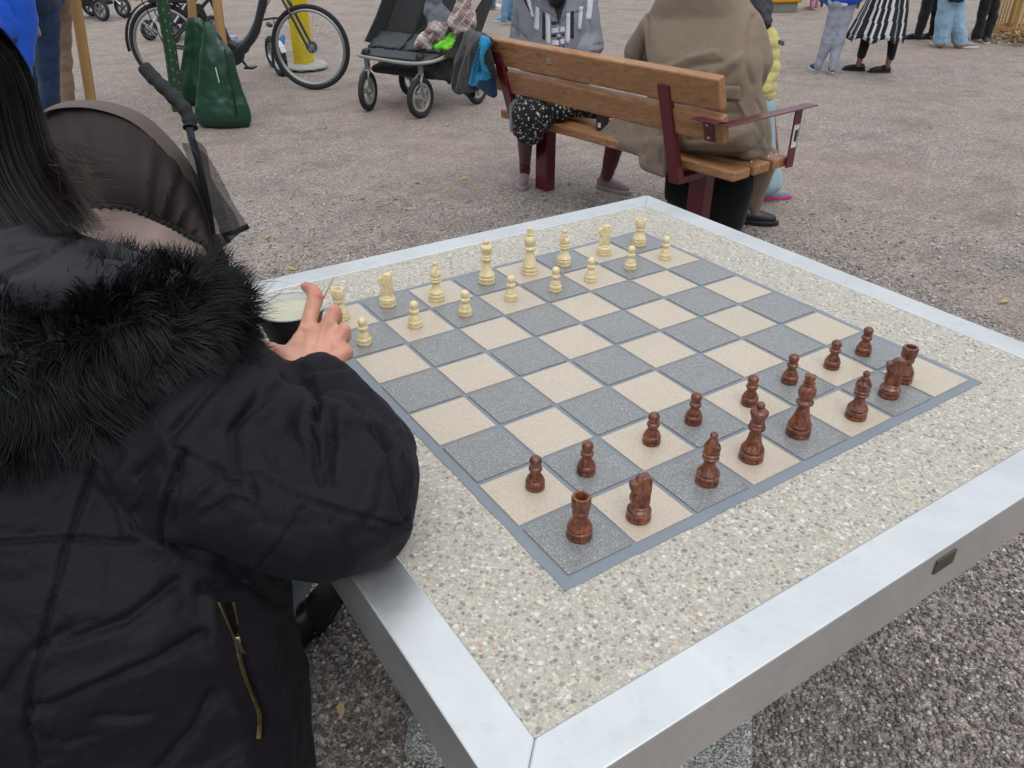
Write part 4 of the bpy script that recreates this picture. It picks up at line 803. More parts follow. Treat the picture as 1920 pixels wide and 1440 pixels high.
# ------------------------------------------------------------------ wheels
TYRE = mat('tyre', '#232427', .8, vs=40, bs=200); RIM = mat('rim_alu', '#a9adb0', .35, .7); BLKM = mat('black_metal', '#1f2226', .45); CHR = mat('chrome', '#bdc1c4', .3, .8)
def wheel(par, c, ax, r, tr, ns=28, rw=.008, spoke=.0011, hub=.02, name='wheel', stars=0, rimm=RIM):
    """c centre, ax axle direction; tyre with rim, spokes and hub under it"""
    ax = np.array(ax, float); ax /= np.linalg.norm(ax); u = np.cross(ax, UP); u /= np.linalg.norm(u); v = np.cross(u, ax); c = np.array(c, float)
    cir = lambda rr, n: [c + u * rr * math.cos(2 * math.pi * k / n) + v * rr * math.sin(2 * math.pi * k / n) for k in range(n)]
    t = MB().tube(cir(r - tr, 48), tr, 10, closed=True).build(name, TYRE, par)
    MB().tube(cir(r - tr * 2 - rw * .6, 48), 1.0, 8, closed=True, flat=(ax, tr * .72, rw)).build('rim', rimm, t)
    sp = MB(); sp.tube([c - ax * hub * 1.6, c + ax * hub * 1.6], hub, 12)
    if stars:
        for k in range(stars):
            a = 2 * math.pi * k / stars + .3; d = u * math.cos(a) + v * math.sin(a); sp.box(c + d * (r - 2 * tr) / 2, (r - 2 * tr, .026, .02), (d, np.cross(ax, d), ax))
    sp.build('hub', rimm if stars else CHR, t)
    if not stars:
        sq = MB()
        for k in range(ns):
            a = 2 * math.pi * k / ns; b = a + (.5 if k % 2 else -.5); s = ax * hub * (1 if k % 4 < 2 else -1)
            sq.tube([c + s + (u * math.cos(b) + v * math.sin(b)) * hub * .9, c + (u * math.cos(a) + v * math.sin(a)) * (r - tr * 2)], spoke, 4)
        sq.build('spokes', CHR, t)
    return t

# ------------------------------------------------------------------ electric bicycle
bF = at_z(592, 168); dB = at_z(322, 163) - bF; dB /= np.linalg.norm(dB); dB = dB / 1.0; BA = np.cross(UP, dB); R0 = .352
bk = thing('bicycle', 'dark grey step-through electric bicycle with silver rims parked behind the green bags', 'bicycle', bF + dB * .6)
def Bk(a, z, o=0): return bF + dB * a + UP * z + BA * o     # a metres back from the front axle
WB = 1.30
wf = wheel(bk, Bk(0, R0), BA, R0, .020, 32, rw=.015); wr_ = wheel(bk, Bk(WB, R0), BA, R0, .020, 32, rw=.015)
DG = mat('frame_graphite', '#2c3036', .38, coat=.3)
MB().tube(curve([Bk(.26, 1.02), Bk(.34, .80), Bk(.47, .50), Bk(.60, .36), Bk(.70, .31)], 5), [.032] * 5 + [.036] * 5 + [.042] * 5 + [.055] * 5 + [.06], 14).build('down_tube', DG, bk)
MB().tube([Bk(.70, .31), Bk(.80, .62), Bk(.87, .86)], .019, 12).build('seat_tube', DG, bk)
MB().tube([Bk(.87, .86), Bk(.90, .99)], .014, 10).build('seat_post', CHR, bk)
blob('saddle', [[B4(Bk(.78, 1.02), .028), B4(Bk(.98, 1.03, .06), .035), B4(Bk(.98, 1.03, -.06), .035)]], BLKM, bk, voxel=.008)
for s in (-.06, .06):
    MB().tube([Bk(WB, R0, s), Bk(.72, .29, s * .4)], .011, 8).build('chain_stay', DG, bk); MB().tube([Bk(WB, R0, s), Bk(.84, .74, s * .3)], .010, 8).build('seat_stay', DG, bk)
    MB().tube(curve([Bk(0, R0, s), Bk(.05, .46, s), Bk(.14, .66, s), Bk(.20, .78, s * .8)], 4), .012, 10).build('fork_leg', DG, bk)
MB().tube([Bk(.19, .76), Bk(.27, 1.06)], .022, 12).build('head_tube', DG, bk); MB().tube([Bk(.27, 1.06), Bk(.30, 1.18)], .013, 10).build('stem', CHR, bk)
MB().tube(curve([Bk(.48, 1.13, -.3), Bk(.40, 1.16, -.18), Bk(.30, 1.18, 0), Bk(.40, 1.16, .18), Bk(.48, 1.13, .3)], 5), .011, 8).build('handlebar', BLKM, bk)
for s in (-1, 1): MB().tube([Bk(.44, 1.145, .235 * s), Bk(.50, 1.125, .33 * s)], .016, 10).build('grip', BLKM, bk)
MB().tube([Bk(.235, .86, -.04), Bk(.16, .70, -.075)], .008, 8).build('fork_reflector', mat('white', '#d9dade', .5), bk)
MB().lathe([(.02, -.045), (.095, -.04), (.105, -.02), (.105, .03), (.085, .05), (.02, .055)], Bk(.72, .30), 28, axes=(dB, UP, BA)).build('motor', mat('motor_black', '#25272b', .5), bk)
MB().lathe([(.07, -.062), (.088, -.062), (.088, -.058), (.07, -.058)], Bk(.72, .30), 28, axes=(dB, UP, BA)).build('chain_ring', mat('ringgrey', '#55585d', .4, .5), bk)
for s, d in ((-1, np.array([-.55, -.83])), (1, np.array([.55, .83]))):
    e = Bk(.72 + d[0] * .17, .30 + d[1] * .17, .075 * s); c_ = MB().tube([Bk(.72, .30, .07 * s), e], [.014, .010], 8).build('crank', BLKM, bk); MB().box(e + BA * .05 * s, (.09, .10, .018), (dB, BA, UP)).build('pedal', BLKM, c_, bevel=.003)
fd = MB(); ang = [math.radians(a) for a in range(-8, 128, 8)]
fd.tube([Bk(WB + (R0 + .022) * math.cos(a), R0 + (R0 + .022) * math.sin(a)) for a in ang], 1.0, 8, flat=(BA, .030, .005)); fd.build('mudguard', BLKM, bk)
MB().tube([Bk(WB, R0, -.07), Bk(WB + .30, R0 + .27, -.03)], .005, 6).build('mudguard_stay', CHR, bk)
rk = MB()
for s in (-.06, .06): rk.tube([Bk(.90, .78, s), Bk(1.0, .80, s), Bk(1.50, .80, s), Bk(1.52, .79, 0)], .006, 6); rk.tube([Bk(WB, R0, s), Bk(1.25, .80, s)], .005, 6); rk.tube([Bk(WB, R0, s), Bk(1.45, .80, s)], .005, 6)
rk.build('luggage_rack', BLKM, bk)
MB().box(Bk(1.2, .735), (.36, .11, .07), (dB, BA, UP)).build('battery', mat('battery', '#26282c', .5), bk, bevel=.012)
for q in ([Bk(.46, 1.13, .2), Bk(.25, 1.12, .1), Bk(.2, .95, .03), Bk(.24, .80, .03)], [Bk(.46, 1.13, -.2), Bk(.22, 1.08, -.1), Bk(.19, .9, -.05), Bk(.10, .55, -.07), Bk(.02, .40, -.06)], [Bk(.24, .80, .02), Bk(.38, .62, .045), Bk(.56, .33, .06)]): MB().tube(curve(q, 5), .0035, 6).build('cable', BLKM, bk)
MB().box(Bk(1.53, .76), (.03, .09, .05), (dB, BA, UP)).build('rear_lamp', mat('lamp_red', '#7a1216', .3), bk, bevel=.006)
MB().lathe([(.05, .0), (.052, .002), (.0001, .003)], Bk(0, R0, -.035), 24, axes=(dB, UP, BA)).build('brake_disc', mat('disc', '#6b6e72', .3, .7), bk)
MB().tube([Bk(.95, .26, -.06), Bk(.98, .02, -.14)], .009, 8).build('kickstand', BLKM, bk)
MB().box(Bk(.355, .70, -.040), (.012, .006, .17), (np.array([1., 0, 0]), BA, UP * .93 - dB * .36)).build('frame_lettering', mat('lettering', '#8d9aa0', .4), bk, bevel=.002)

# ------------------------------------------------------------------ yellow corrugated post, small bicycle
yp = at_z(572, 130); post = thing('corrugated_post', 'yellow corrugated plastic pipe post on a grey concrete foot', 'post', yp)
pf = []
for k in range(120):
    z = .03 + k * .0125; pf += [(.103, z), (.103, z + .005), (.097, z + .0062), (.097, z + .0112)]
lean = MB().lathe(pf, yp, 24).build('pipe', mat('pipe_yellow', '#ecd614', .45, vs=3), post, ang=60)
blob('foot', [[(yp[0], yp[1], .03, .24, .24, .035), (yp[0] + .05, yp[1] + .03, .05, .19, .19, .03)]], mat('concrete_pale', '#a9aba4', .9, bs=60), post, voxel=.012, smooth=2, disp=lambda c, n: .012 * fbm(c, 12, 2))
sb = at_z(548, 136); sB = Pl(sb); kb = thing('bicycle', "small child's bicycle with blue frame and fat tyres leaning at the yellow post", 'bicycle', sb)
k1 = RIGHT * .5 - FWD * .87
c1, c2 = np.array([*at_z(528, 142)[:2], .145]), np.array([*at_z(503, 134)[:2], .145]); c2 = c2 + FWD * .25
axk = RIGHT * .82 + FWD * .57
for c_ in (c1, c2): wheel(kb, c_, axk, .155, .032, 16, hub=.016)
KBL = mat('kid_blue', '#2f86c4', .4)
MB().tube([c2 + UP * .0, c2 * .5 + c1 * .5 + UP * .14, c1 + UP * .26], .017, 10).build('frame', KBL, kb); MB().tube([c1 + UP * .26, c1 + UP * .02], .013, 10).build('fork', CHR, kb)
blob('chain_guard', [[B4(sB(531, 68, -.06), .022), B4(sB(527, 80, -.08), .035), B4(sB(518, 94, -.08), .030)]], KBL, kb, voxel=.008)
MB().tube([c1 + UP * .26, c1 + UP * .36], .01, 8).build('stem', CHR, kb); MB().tube([c1 + UP * .36 - axk * .16, c1 + UP * .37, c1 + UP * .36 + axk * .16], .010, 8).build('handlebar', BLKM, kb)
MB().tube([c1 + UP * (.0 + .175 * math.sin(a)) + np.cross(axk, UP) * .175 * math.cos(a) for a in [k * .25 for k in range(2, 11)]], 1.0, 8, flat=(axk, .026, .006)).build('mudguard', mat('white', '#d9dade', .5), kb)
blob('saddle', [[B4(c2 + UP * .26, .03), B4(c2 + UP * .26 + k1 * .1, .02)]], BLKM, kb, voxel=.008)

# ------------------------------------------------------------------ double pushchair
PO = at_z(741, 214); PAx = np.array([.446, -.895, 0]); PB = np.array([.895, .446, 0])
def Pp(a, b, z): return PO + PAx * a + PB * b + UP * z
pc = thing('pushchair', 'black double pushchair with pale frame bar standing left of the bench', 'pushchair', Pp(0, .3, 0))
FB = mat('pale_frame', '#9da19a', .4, .3); PBK = cloth('pushchair_black', '#1d1f22', '#16181a', .8); PGR = mat('pad_grey', '#3a3d41', .55, vs=14, bs=300); WR = mat('wheel_grey', '#98968f', .6)
for a, yaw in ((-.26, .25), (.26, -.05)):
    ax = PAx * math.cos(yaw) + PB * math.sin(yaw); w_ = wheel(pc, Pp(a, 0, .152), ax, .152, .022, stars=3, hub=.022, rw=.014, rimm=WR)
    for s in (-.035, .035): MB().tube(curve([Pp(a, -.0, .152) + ax * s, Pp(a, -.03, .26) + ax * s, Pp(a, .02, .325) + ax * s * .5], 4), .010, 8).build('fork_leg', mat('fork_grey', '#7c8084', .4, .4), pc)
    MB().tube([Pp(a, .02, .315), Pp(a, .02, .395)], .022, 12).build('swivel', mat('fork_grey', '#7c8084', .4, .4), pc); MB().lathe([(.032, 0), (.034, .03), (.026, .045), (.001, .05)], Pp(a, .02, .42), 14).build('swivel_cap', BLKM, pc)
for a in (-.33, .36): wheel(pc, Pp(a, .66, .152), PAx, .152, .022, stars=3, hub=.022, rw=.014, rimm=WR)
MB().tube(curve([Pp(-.36, .25, .42), Pp(-.345, .06, .415), Pp(-.30, .00, .41), Pp(-.1, -.03, .405), Pp(.15, -.035, .40), Pp(.28, -.02, .405), Pp(.37, .06, .42), Pp(.40, .25, .45)], 6), .014, 10).build('front_bar', FB, pc)
for a in (-.36, .40): MB().tube([Pp(a, .25, .44), Pp(a, .70, .62), Pp(a * .98, 1.0, 1.05)], .013, 8).build('side_tube', FB, pc); MB().tube([Pp(a, .66, .16), Pp(a, .5, .52)], .013, 8).build('rear_leg', BLKM, pc)
def sheet(name, P, mats, par, th=.012, n=10, sag=.0, wob=.0):
    a, b, c, d = [np.array(q) for q in P]; m = MB()
    m.grid(lambda u, v: (a * (1 - u) + b * u) * (1 - v) + (d * (1 - u) + c * u) * v - UP * sag * math.sin(math.pi * u) * math.sin(math.pi * v) + UP * wob * noise.noise(Vector((u * 4, v * 4, wob * 99))), n, n)
    o = m.build(name, mats, par, fix=False); s_ = o.modifiers.new('s', 'SOLIDIFY'); s_.thickness = th; return o
sheet('foot_plate', (Pp(-.31, .0, .425), Pp(.33, .0, .425), Pp(.37, .12, .46), Pp(-.33, .10, .46)), PGR, pc, .02)
sheet('leg_rest', (Pp(-.32, .115, .475), Pp(-.01, .12, .47), Pp(-.01, .30, .56), Pp(-.32, .30, .56)), PGR, pc, .022, wob=.02)
sheet('leg_rest', (Pp(.02, .12, .47), Pp(.36, .12, .475), Pp(.37, .30, .565), Pp(.02, .30, .56)), PGR, pc, .022, wob=.02)
for a in (-.165, .195): blob('seat_back', [[B4(Pp(a - .12, .36, .54), .03), B4(Pp(a + .12, .36, .54), .03), B4(Pp(a - .13, .80, 1.10), .03), B4(Pp(a + .13, .80, 1.10), .03), B4(Pp(a, .62, .55), .05)]], PBK, pc, voxel=.012, smooth=4)
for a in (-.35, .0, .41):
    m = MB(); m.prism([(.12, .50), (.28, .66), (.62, 1.06), (.78, 1.20), (.9, .9), (.6, .5), (.35, .44)] if a < 0 else ([(.2, .50), (.45, .60), (.70, 1.06), (.82, 1.18), (.9, .9), (.6, .5), (.35, .44)] if a < .2 else [(.12, .44), (.40, .60), (.72, .82), (.84, 1.1), (.93, .9), (.6, .5), (.35, .40)]), Pp(a, 0, 0), PB, UP, PAx, .02); m.build('side_panel', PBK, pc, smooth=False, bevel=.006)
blob('canopy', [[B4(Pp(.1, .72, 1.22), .05), B4(Pp(.36, .72, 1.22), .05), B4(Pp(.36, .55, .95), .03), B4(Pp(.36, .92, .95), .04), B4(Pp(.14, .92, 1.0), .04)]], PBK, pc, voxel=.014, smooth=4)
blob('basket', [[B4(Pp(-.28, .12, .30), .03), B4(Pp(.30, .12, .30), .03), B4(Pp(-.28, .62, .24), .05), B4(Pp(.30, .62, .24), .05), B4(Pp(-.28, .6, .40), .03), B4(Pp(.30, .6, .40), .03)], [B4(Pp(.3, .2, .4), .03), B4(Pp(.33, .3, .22), .02), B4(Pp(.33, .42, .4), .03)]], PBK, pc, voxel=.014, smooth=4, disp=lambda c, n: .01 * fbm(c, 9, 2))
pq_ = Pl(Pp(.2, .16, .6)); P2 = Pl(Pp(.3, .18, .6))
def m_plaid():
    t = NT('plaid'); x = t.n('SeparateXYZ', {0: t.map((1, 1, 1), (.5, .8, .4))}); c = '#a79c9c'
    def band(i, s, w_, ph): return t.math('LESS_THAN', t.math('FRACT', t.math('ADD', t.math('MULTIPLY', x.outputs[i], s), ph)), w_)
    c = t.mix(band(0, 9, .3, .1), '#b3a9a8', '#8d6a68'); c = t.mix(t.math('MULTIPLY', band(1, 9, .3, .2), .6), c, '#93706c'); c = t.mix(t.math('MULTIPLY', band(2, 16, .25, .4), .7), c, '#c9c3c2'); c = t.mix(t.math('MULTIPLY', band(0, 18, .12, .5), .7), c, '#4d4b52')
    t.col(c).rough(.9); t.bump(t.noise(18, 3), .03, .7); return t.m
PLD = m_plaid(); FLC = cloth('grey_fleece', '#5f666d', '#6b7279', .95, wr=14)
bl = blob('blanket', [[B4(pq_(812, 20), .07), B4(pq_(835, 30, -.03), .06), B4(pq_(822, 55, -.04), .055)], [B4(pq_(815, 50, -.04), .055), B4(pq_(792, 76, -.04), .04), B4(pq_(828, 70, -.04), .035)], [B4(pq_(790, 72, -.06), .03), B4(pq_(784, 84, -.04), .028), B4(pq_(808, 90, -.04), .028)], [B4(pq_(812, -20), .06), B4(pq_(818, 20), .06)]], [FLC, PLD], None, voxel=.009, smooth=3, disp=lambda c, n: .022 * fbm(c, 12, 2, 9) )
paint(bl, [([(798, 46), (815, 38), (842, 44), (850, 62), (826, 84), (815, 104), (768, 100), (770, 70), (790, 60)], 1)])
tag(bl, 'grey fleece blanket with plaid lining crumpled on the right pushchair seat', 'blanket')
b2 = blob('blanket', [[B4(P2(868, 10), .06), B4(P2(872, 30), .06), B4(P2(855, 38, -.02), .06)], [B4(P2(880, 30), .045), B4(P2(884, 52), .03), B4(P2(850, 50, -.04), .035)], [B4(P2(848, 45, -.04), .035), B4(P2(855, 62, -.03), .015)], [B4(P2(868, 10), .05), B4(P2(864, -30), .05)]], PLD, None, voxel=.008, smooth=3, disp=lambda c, n: .018 * fbm(c, 11, 2, 4))
tag(b2, 'pink and grey plaid blanket bunched up beside the dark canopy', 'blanket')
g3 = blob('plastic_bag', [[B4(pq_(818, 88, -.06), .025), B4(pq_(846, 72, -.02), .035), B4(pq_(840, 88, -.05), .03), B4(pq_(850, 64, 0), .02)]], mat('lime_plastic', '#5fc414', .35, c2='#74d62a'), None, voxel=.008, smooth=2, disp=lambda c, n: .012 * fbm(c, 22, 2))
tag(g3, 'bright lime green plastic bag under the plaid blanket', 'bag')

# ------------------------------------------------------------------ the two pushchairs farther back
def pram(label, xr, yr, r, fwd, col, acc):
    P0 = at_z(xr, yr); f = np.array(fwd, float); f /= np.linalg.norm(f); s = np.cross(UP, f); o = thing('pushchair', label, 'pushchair', P0 - f * .3, 'dark pushchairs far behind the bicycle'); q = lambda a, z, b=0: P0 + f * a + UP * z + s * b
    for a, b, rr in ((0, 0, r), (0, .42, r), (-.62, 0, r * 1.05), (-.62, .42, r * 1.05)): wheel(o, q(a, rr, b), s, rr, .024, stars=5, hub=.022, rw=.014, rimm=mat('rimdark', '#6e7173', .5))
    for b in (.03, .39): MB().tube([q(0, r + .03, b), q(-.35, .46, b), q(-.95, .98, b)], .014, 8).build('frame_tube', CHR, o)
    for b in (.04, .38): MB().tube([q(-.62, r, b), q(-.3, .5, b)], .012, 8).build('rear_tube', BLKM, o)
    MB().tube([q(-.95, .98, .03), q(-1.0, 1.0, .21), q(-.95, .98, .39)], .018, 10).build('handle', BLKM, o)
    blob('basket', [[B4(q(-.1, .22, .08), .03), B4(q(-.1, .22, .34), .03), B4(q(-.6, .2, .08), .04), B4(q(-.6, .2, .34), .04), B4(q(-.55, .36, .08), .03), B4(q(-.55, .36, .34), .03)]], BLACK, o, voxel=.016)
    blob('seat', [[B4(q(-.05, .52, .08), .05), B4(q(-.05, .52, .34), .05), B4(q(-.5, .5, .08), .06), B4(q(-.5, .5, .34), .06)], [B4(q(-.5, .5, .21), .14), B4(q(-.75, .95, .21), .13)]], acc, o, voxel=.016)
    blob('hood', [[B4(q(-.72, .98, .21), .17), B4(q(-.42, 1.02, .21), .15)]], col, o, voxel=.016); return o
pram('dark pushchair with raspberry seat at the top left corner', 194, 40, .15, RIGHT * .93 - FWD * .35, BLACK, cloth('raspberry', '#a31d4a', '#8a183e'))
pram('black pushchair seen through the rear wheel of the large bicycle', 284, 76, .12, RIGHT * -.5 - FWD * .86, BLACK, BLACK)
# carton lying behind the bags
ct = at_z(428, 88); cto = MB().box(ct + UP * .06, (.22, .14, .12), (RIGHT, FWD, UP)).build('carton', mat('carton', '#a9a8bd', .7, c2='#7f84b5', vs=20), None, smooth=False, bevel=.004); tag(cto, 'small pale lilac carton on the ground behind the watering bags', 'box')

# ------------------------------------------------------------------ yellow box, crate, leaf pile
yb = at_z(1468, 24); yx = RIGHT * .97 + FWD * .2; yx /= np.linalg.norm(yx); yy = np.cross(UP, yx)
yo = thing('grit_box', 'yellow box on a grey concrete base far behind the brown coat', 'box', yb)
MB().box(yb + yy * .3 + UP * .07, (.50, .55, .14), (yx, yy, UP)).build('base', mat('concrete_grey', '#7e7e78', .9, bs=50), yo, smooth=False, bevel=.01)
MB().box(yb + yy * .3 + UP * .62, (.62, .62, .96), (yx, yy, UP)).build('box_body', mat('box_yellow', '#d99f0c', .5), yo, smooth=False, bevel=.03)
MB().box(yb + yy * .3 + UP * 1.13, (.68, .68, .07), (yx, yy, UP)).build('lid', mat('box_yellow', '#d99f0c', .5), yo, smooth=False, bevel=.03)
cq = at_z(1897, 76); cx_, cy_ = RIGHT * .86 + FWD * .5, np.cross(UP, RIGHT * .86 + FWD * .5); co_ = thing('wooden_crate', 'tall slatted pale wooden crate at the right edge beside the leaf pile', 'crate', cq); CW = mat('crate_wood', '#b9985f', .7, c2='#a88550', vs=12, bs=60)
for i in range(2):
    for j in range(2): MB().box(cq + cx_ * (.03 + i * .42) + cy_ * (.03 + j * .32) + UP * .31, (.05, .05, .62), (cx_, cy_, UP)).build('corner_post', CW, co_, smooth=False)
for z in (.1, .57):
    for j in range(2): MB().box(cq + cx_ * .24 + cy_ * (-.002 + j * .384) + UP * z, (.50, .018, .085), (cx_, cy_, UP)).build('rail', CW, co_, smooth=False)
    for i in range(2): MB().box(cq + cx_ * (-.002 + i * .484) + cy_ * .19 + UP * z, (.018, .36, .085), (cx_, cy_, UP)).build('rail', CW, co_, smooth=False)
for k in range(5):
    for j in range(2): MB().box(cq + cx_ * (.10 + k * .07) + cy_ * (.002 + j * .376) + UP * .33, (.035, .012, .50), (cx_, cy_, UP)).build('slat', CW, co_, smooth=False)
lf = MB(); rl = random.Random(8)
def leaf(m, P, L, a, tilt, curl=.25, mi=0):
    u = np.array([math.cos(a), math.sin(a), tilt]); v = np.array([-math.sin(a), math.cos(a), rl.uniform(-.3, .3)]); n_ = UP * L * curl
    pts = [P - u * L * .5, P - u * L * .2 + v * L * .19 + n_ * .3, P + u * L * .2 + v * L * .16 + n_ * .4, P + u * L * .55 + n_ * .1, P + u * L * .2 - v * L * .16 + n_ * .4, P - u * L * .2 - v * L * .19 + n_ * .3, P + n_ * .05]
    m.add(pts, [(0, 1, 6), (1, 2, 6), (2, 3, 6), (3, 4, 6), (4, 5, 6), (5, 0, 6)], mi)
for k in range(900):
    P = at_z(1905, 80) + RIGHT * rl.gauss(.15, .28) + FWD * rl.gauss(0, .25); d = np.linalg.norm((P - at_z(1912, 78))[:2]); P[2] = max(.01, .16 * rl.random() * max(0, 1 - d / .7) + .01); leaf(lf, P, rl.uniform(.03, .07), rl.uniform(0, 6.3), rl.uniform(-.5, .5), mi=rl.choice((0, 0, 1, 2)))
tag(lf.build('leaf_pile', [mat('dry_leaf', '#8d7350', .8), mat('pale_leaf', '#b9a678', .8), mat('brown_leaf', '#5f4630', .8)], smooth=False, fix=False), 'heap of dry brown leaves at the foot of the crate', 'leaves', kind='stuff')

# ------------------------------------------------------------------ single fallen leaves
YL = [mat('yellow_leaf', '#b5a64c', .6, c2='#958a3a'), mat('straw_leaf', '#c4ae7c', .7), mat('pale_leaf', '#b9a678', .8)]
spots = [(545, 504, 0), (513, 509, 0), (502, 444, 0), (487, 302, 0), (838, 234, 0), (838, 232, 0), (871, 334, 0), (932, 377, 0), (781, 341, 0), (679, 372, 0), (1524, 400, 0), (1594, 372, 1), (1681, 458, 0), (1884, 566, 0), (1910, 402, 1), (1700, 331, 1), (1803, 466, 1), (1792, 312, 1), (1620, 480, 1), (1594, 326, 1), (1659, 163, 1), (258, 212, 0), (214, 133, 1), (466, 160, 1), (604, 143, 0), (495, 128, 1), (560, 320, 1), (640, 290, 1), (1262, 300, 0), (1076, 282, 1), (830, 275, 1), (470, 375, 0), (420, 345, 0), (282, 202, 0), (1850, 470, 1), (1745, 240, 1), (1560, 520, 1), (1840, 250, 1), (700, 330, 1), (610, 240, 1), (1500, 260, 1)]
def lbl_leaf(x, y, k):
    c = ('small yellow leaf', 'small dry straw coloured leaf')[k]
    for q, (a, b, t_) in {(545, 504): (0, 0, 'lower of two yellow leaves just beyond the rim, above the bowl'), (513, 509): (0, 0, 'leftmost yellow leaf just beyond the rim near the fur collar'), (502, 444): (0, 0, 'yellow leaf on gravel right of the black stroller net'), (1524, 400): (0, 0, 'yellow leaf on gravel right of the black shoe by the bench'), (1681, 458): (0, 0, 'yellow leaf beyond the right rim, nearest above the far table edge'), (1884, 566): (0, 0, 'yellow leaf beyond the rim at the right edge of the photo'), (1910, 402): (0, 0, 'straw coloured leaf on gravel at the right edge of the photo'), (838, 234): (0, 0, 'small yellow leaf on gravel right below the pushchair front wheel'), (932, 377): (0, 0, 'yellow leaf on gravel left of the mauve shoe'), (258, 212): (0, 0, 'yellow leaf on gravel behind the black stroller handle'), (604, 143): (0, 0, 'yellow leaf beside the foot of the yellow post')}.items():
        if q == (x, y): return t_
    zone = lambda a: 0 if a[0] < 480 else (1 if a[0] < 1100 else 2)
    grp = sorted([s for s in spots if s[2] == k and zone(s) == zone((x, y))]); n_o = ['first', 'second', 'third', 'fourth', 'fifth', 'sixth', 'seventh', 'eighth', 'ninth', 'tenth', 'eleventh', 'twelfth', 'thirteenth', 'fourteenth'][[s[:2] for s in grp].index((x, y))]
    return '%s, %s from the left among those %s' % (c, n_o, ('near the tree and stakes', 'between pushchair and table', 'right of the bench')[zone((x, y))])
for i, (x, y, k) in enumerate(spots):
    if i == 5: continue
    P = at_z(x, y, .008); m = MB(); leaf(m, P, rl.uniform(.035, .06) * (1 if k == 0 else .8), rl.uniform(0, 6.3), rl.uniform(-.1, .3), .3)
    tag(m.build('fallen_leaf', YL[k], smooth=False, fix=False), lbl_leaf(x, y, k), 'leaf', ('yellow leaves scattered on the gravel', 'dry leaves scattered on the gravel')[k])
P = at_z(639, 1330, .012); m = MB(); leaf(m, P, .045, math.atan2(-FWD[1], -FWD[0]) + .35, .2, .2)
tag(m.build('fallen_leaf', YL[1], smooth=False, fix=False), 'tan leaf on the dark gravel between the black coat and the table', 'leaf')
# ------------------------------------------------------------------ bowls and skewer
bc = at_d(543, 574, 1.10)
bowl = thing('bowl', 'black paper bowl with white rim and pale inside held by the hand', 'bowl', bc - UP * .058)
def basin(c, r, h, par, mo, mi, name='bowl'):
    m = MB().lathe([(r * .72, -h), (r * .99, -.004), (r * 1.0, 0), (r * .93, -.002), (r * .86, -h * .30), (.0005, -h * .32)], c, 40)
    o = m.build(name + '_wall', mo, par, ang=50)
    MB().tube([c + np.array([math.cos(a) * r, math.sin(a) * r, .0005]) for a in [2 * math.pi * k / 40 for k in range(40)]], .0019, 8, closed=True).build('rim', mi, par); return o
WHITEP = mat('white_paper', '#dadcdc', .45, bs=200)
BLP = mat('bowl_black', '#24221f', .5); CRM = mat('cream_food', '#b9b59f', .5, c2='#c8c4b0', vs=40, bs=90, bd=.003)
MB().lathe([(.031, -.060), (.0468, -.003), (.0475, 0)], bc, 40, cap=1).build('bowl_wall', BLP, bowl, ang=60)
MB().lathe([(.0468, 0), (.0436, -.012), (.0400, -.024)], bc, 40, cap=0).build('lining', WHITEP, bowl, ang=60)
MB().lathe([(.0438, -.0095), (.030, -.0075), (.012, -.008), (.0004, -.0078)], bc, 36, cap=2).build('food', CRM, bowl, ang=60)
MB().tube([bc + np.array([math.cos(a) * .0475, math.sin(a) * .0475, .0005]) for a in [2 * math.pi * k / 44 for k in range(44)]], .0017, 8, closed=True).build('rim', WHITEP, bowl)
wc = at_z(466, 706, T0 + .045)
b2_ = thing('bowl', 'white paper bowl on the table mostly hidden behind the black sleeve', 'bowl', wc - UP * .045)
MB().lathe([(.030, -.0425), (.0465, -.002), (.047, 0), (.045, -.004), (.030, -.035), (.0004, -.036)], wc, 36, cap=3).build('bowl_wall', WHITEP, b2_, ang=50)
MB().tube([wc + np.array([math.cos(a) * .047, math.sin(a) * .047, .0005]) for a in [2 * math.pi * k / 44 for k in range(44)]], .0017, 8, closed=True).build('rim', WHITEP, b2_)
sk_ = MB().tube([at_d(592, 598, 1.055), at_d(604, 563, 1.05), at_d(627, 519, 1.06)], [.0016, .0015, .0008], 8).build('skewer', mat('skewer_wood', '#b98f7c', .6), None); tag(sk_, 'thin wooden stick held upright between the fingers above the bowl', 'stick')

# ------------------------------------------------------------------ near person
me_ = thing('person', 'person in a dark puffer coat with fur hood leaning one elbow on the table', 'person', np.array([-.42, .36, 0]))
D = lambda x, y, d, r: B4(at_d(x, y, d), r)
def m_skin():
    t = NT('hand_skin'); n = t.noise(45, 4, .6); f = t.noise(420, 3, .6)
    c = t.ramp(n, [(.3, '#b98370'), (.5, '#c9957e'), (.7, '#d0a086')]); t.col(t.mix(t.math('MULTIPLY', f, .25), c, '#b67b68')).rough(.48)
    at_ = t.n('Attribute', attribute_name='flush'); t.col(t.mix(t.math('MULTIPLY', at_.outputs['Fac'], .55), t.mix(t.math('MULTIPLY', f, .25), c, '#b67b68'), '#b35a4c')); t.b.inputs['Subsurface Weight'].default_value = .12; t.b.inputs['Subsurface Radius'].default_value = (.01, .004, .002); t.b.inputs['Subsurface Scale'].default_value = .5
    v = t.vor(900, None); t.bump(v.outputs['Distance'], .0003, .5); return t.m
SK = m_skin()
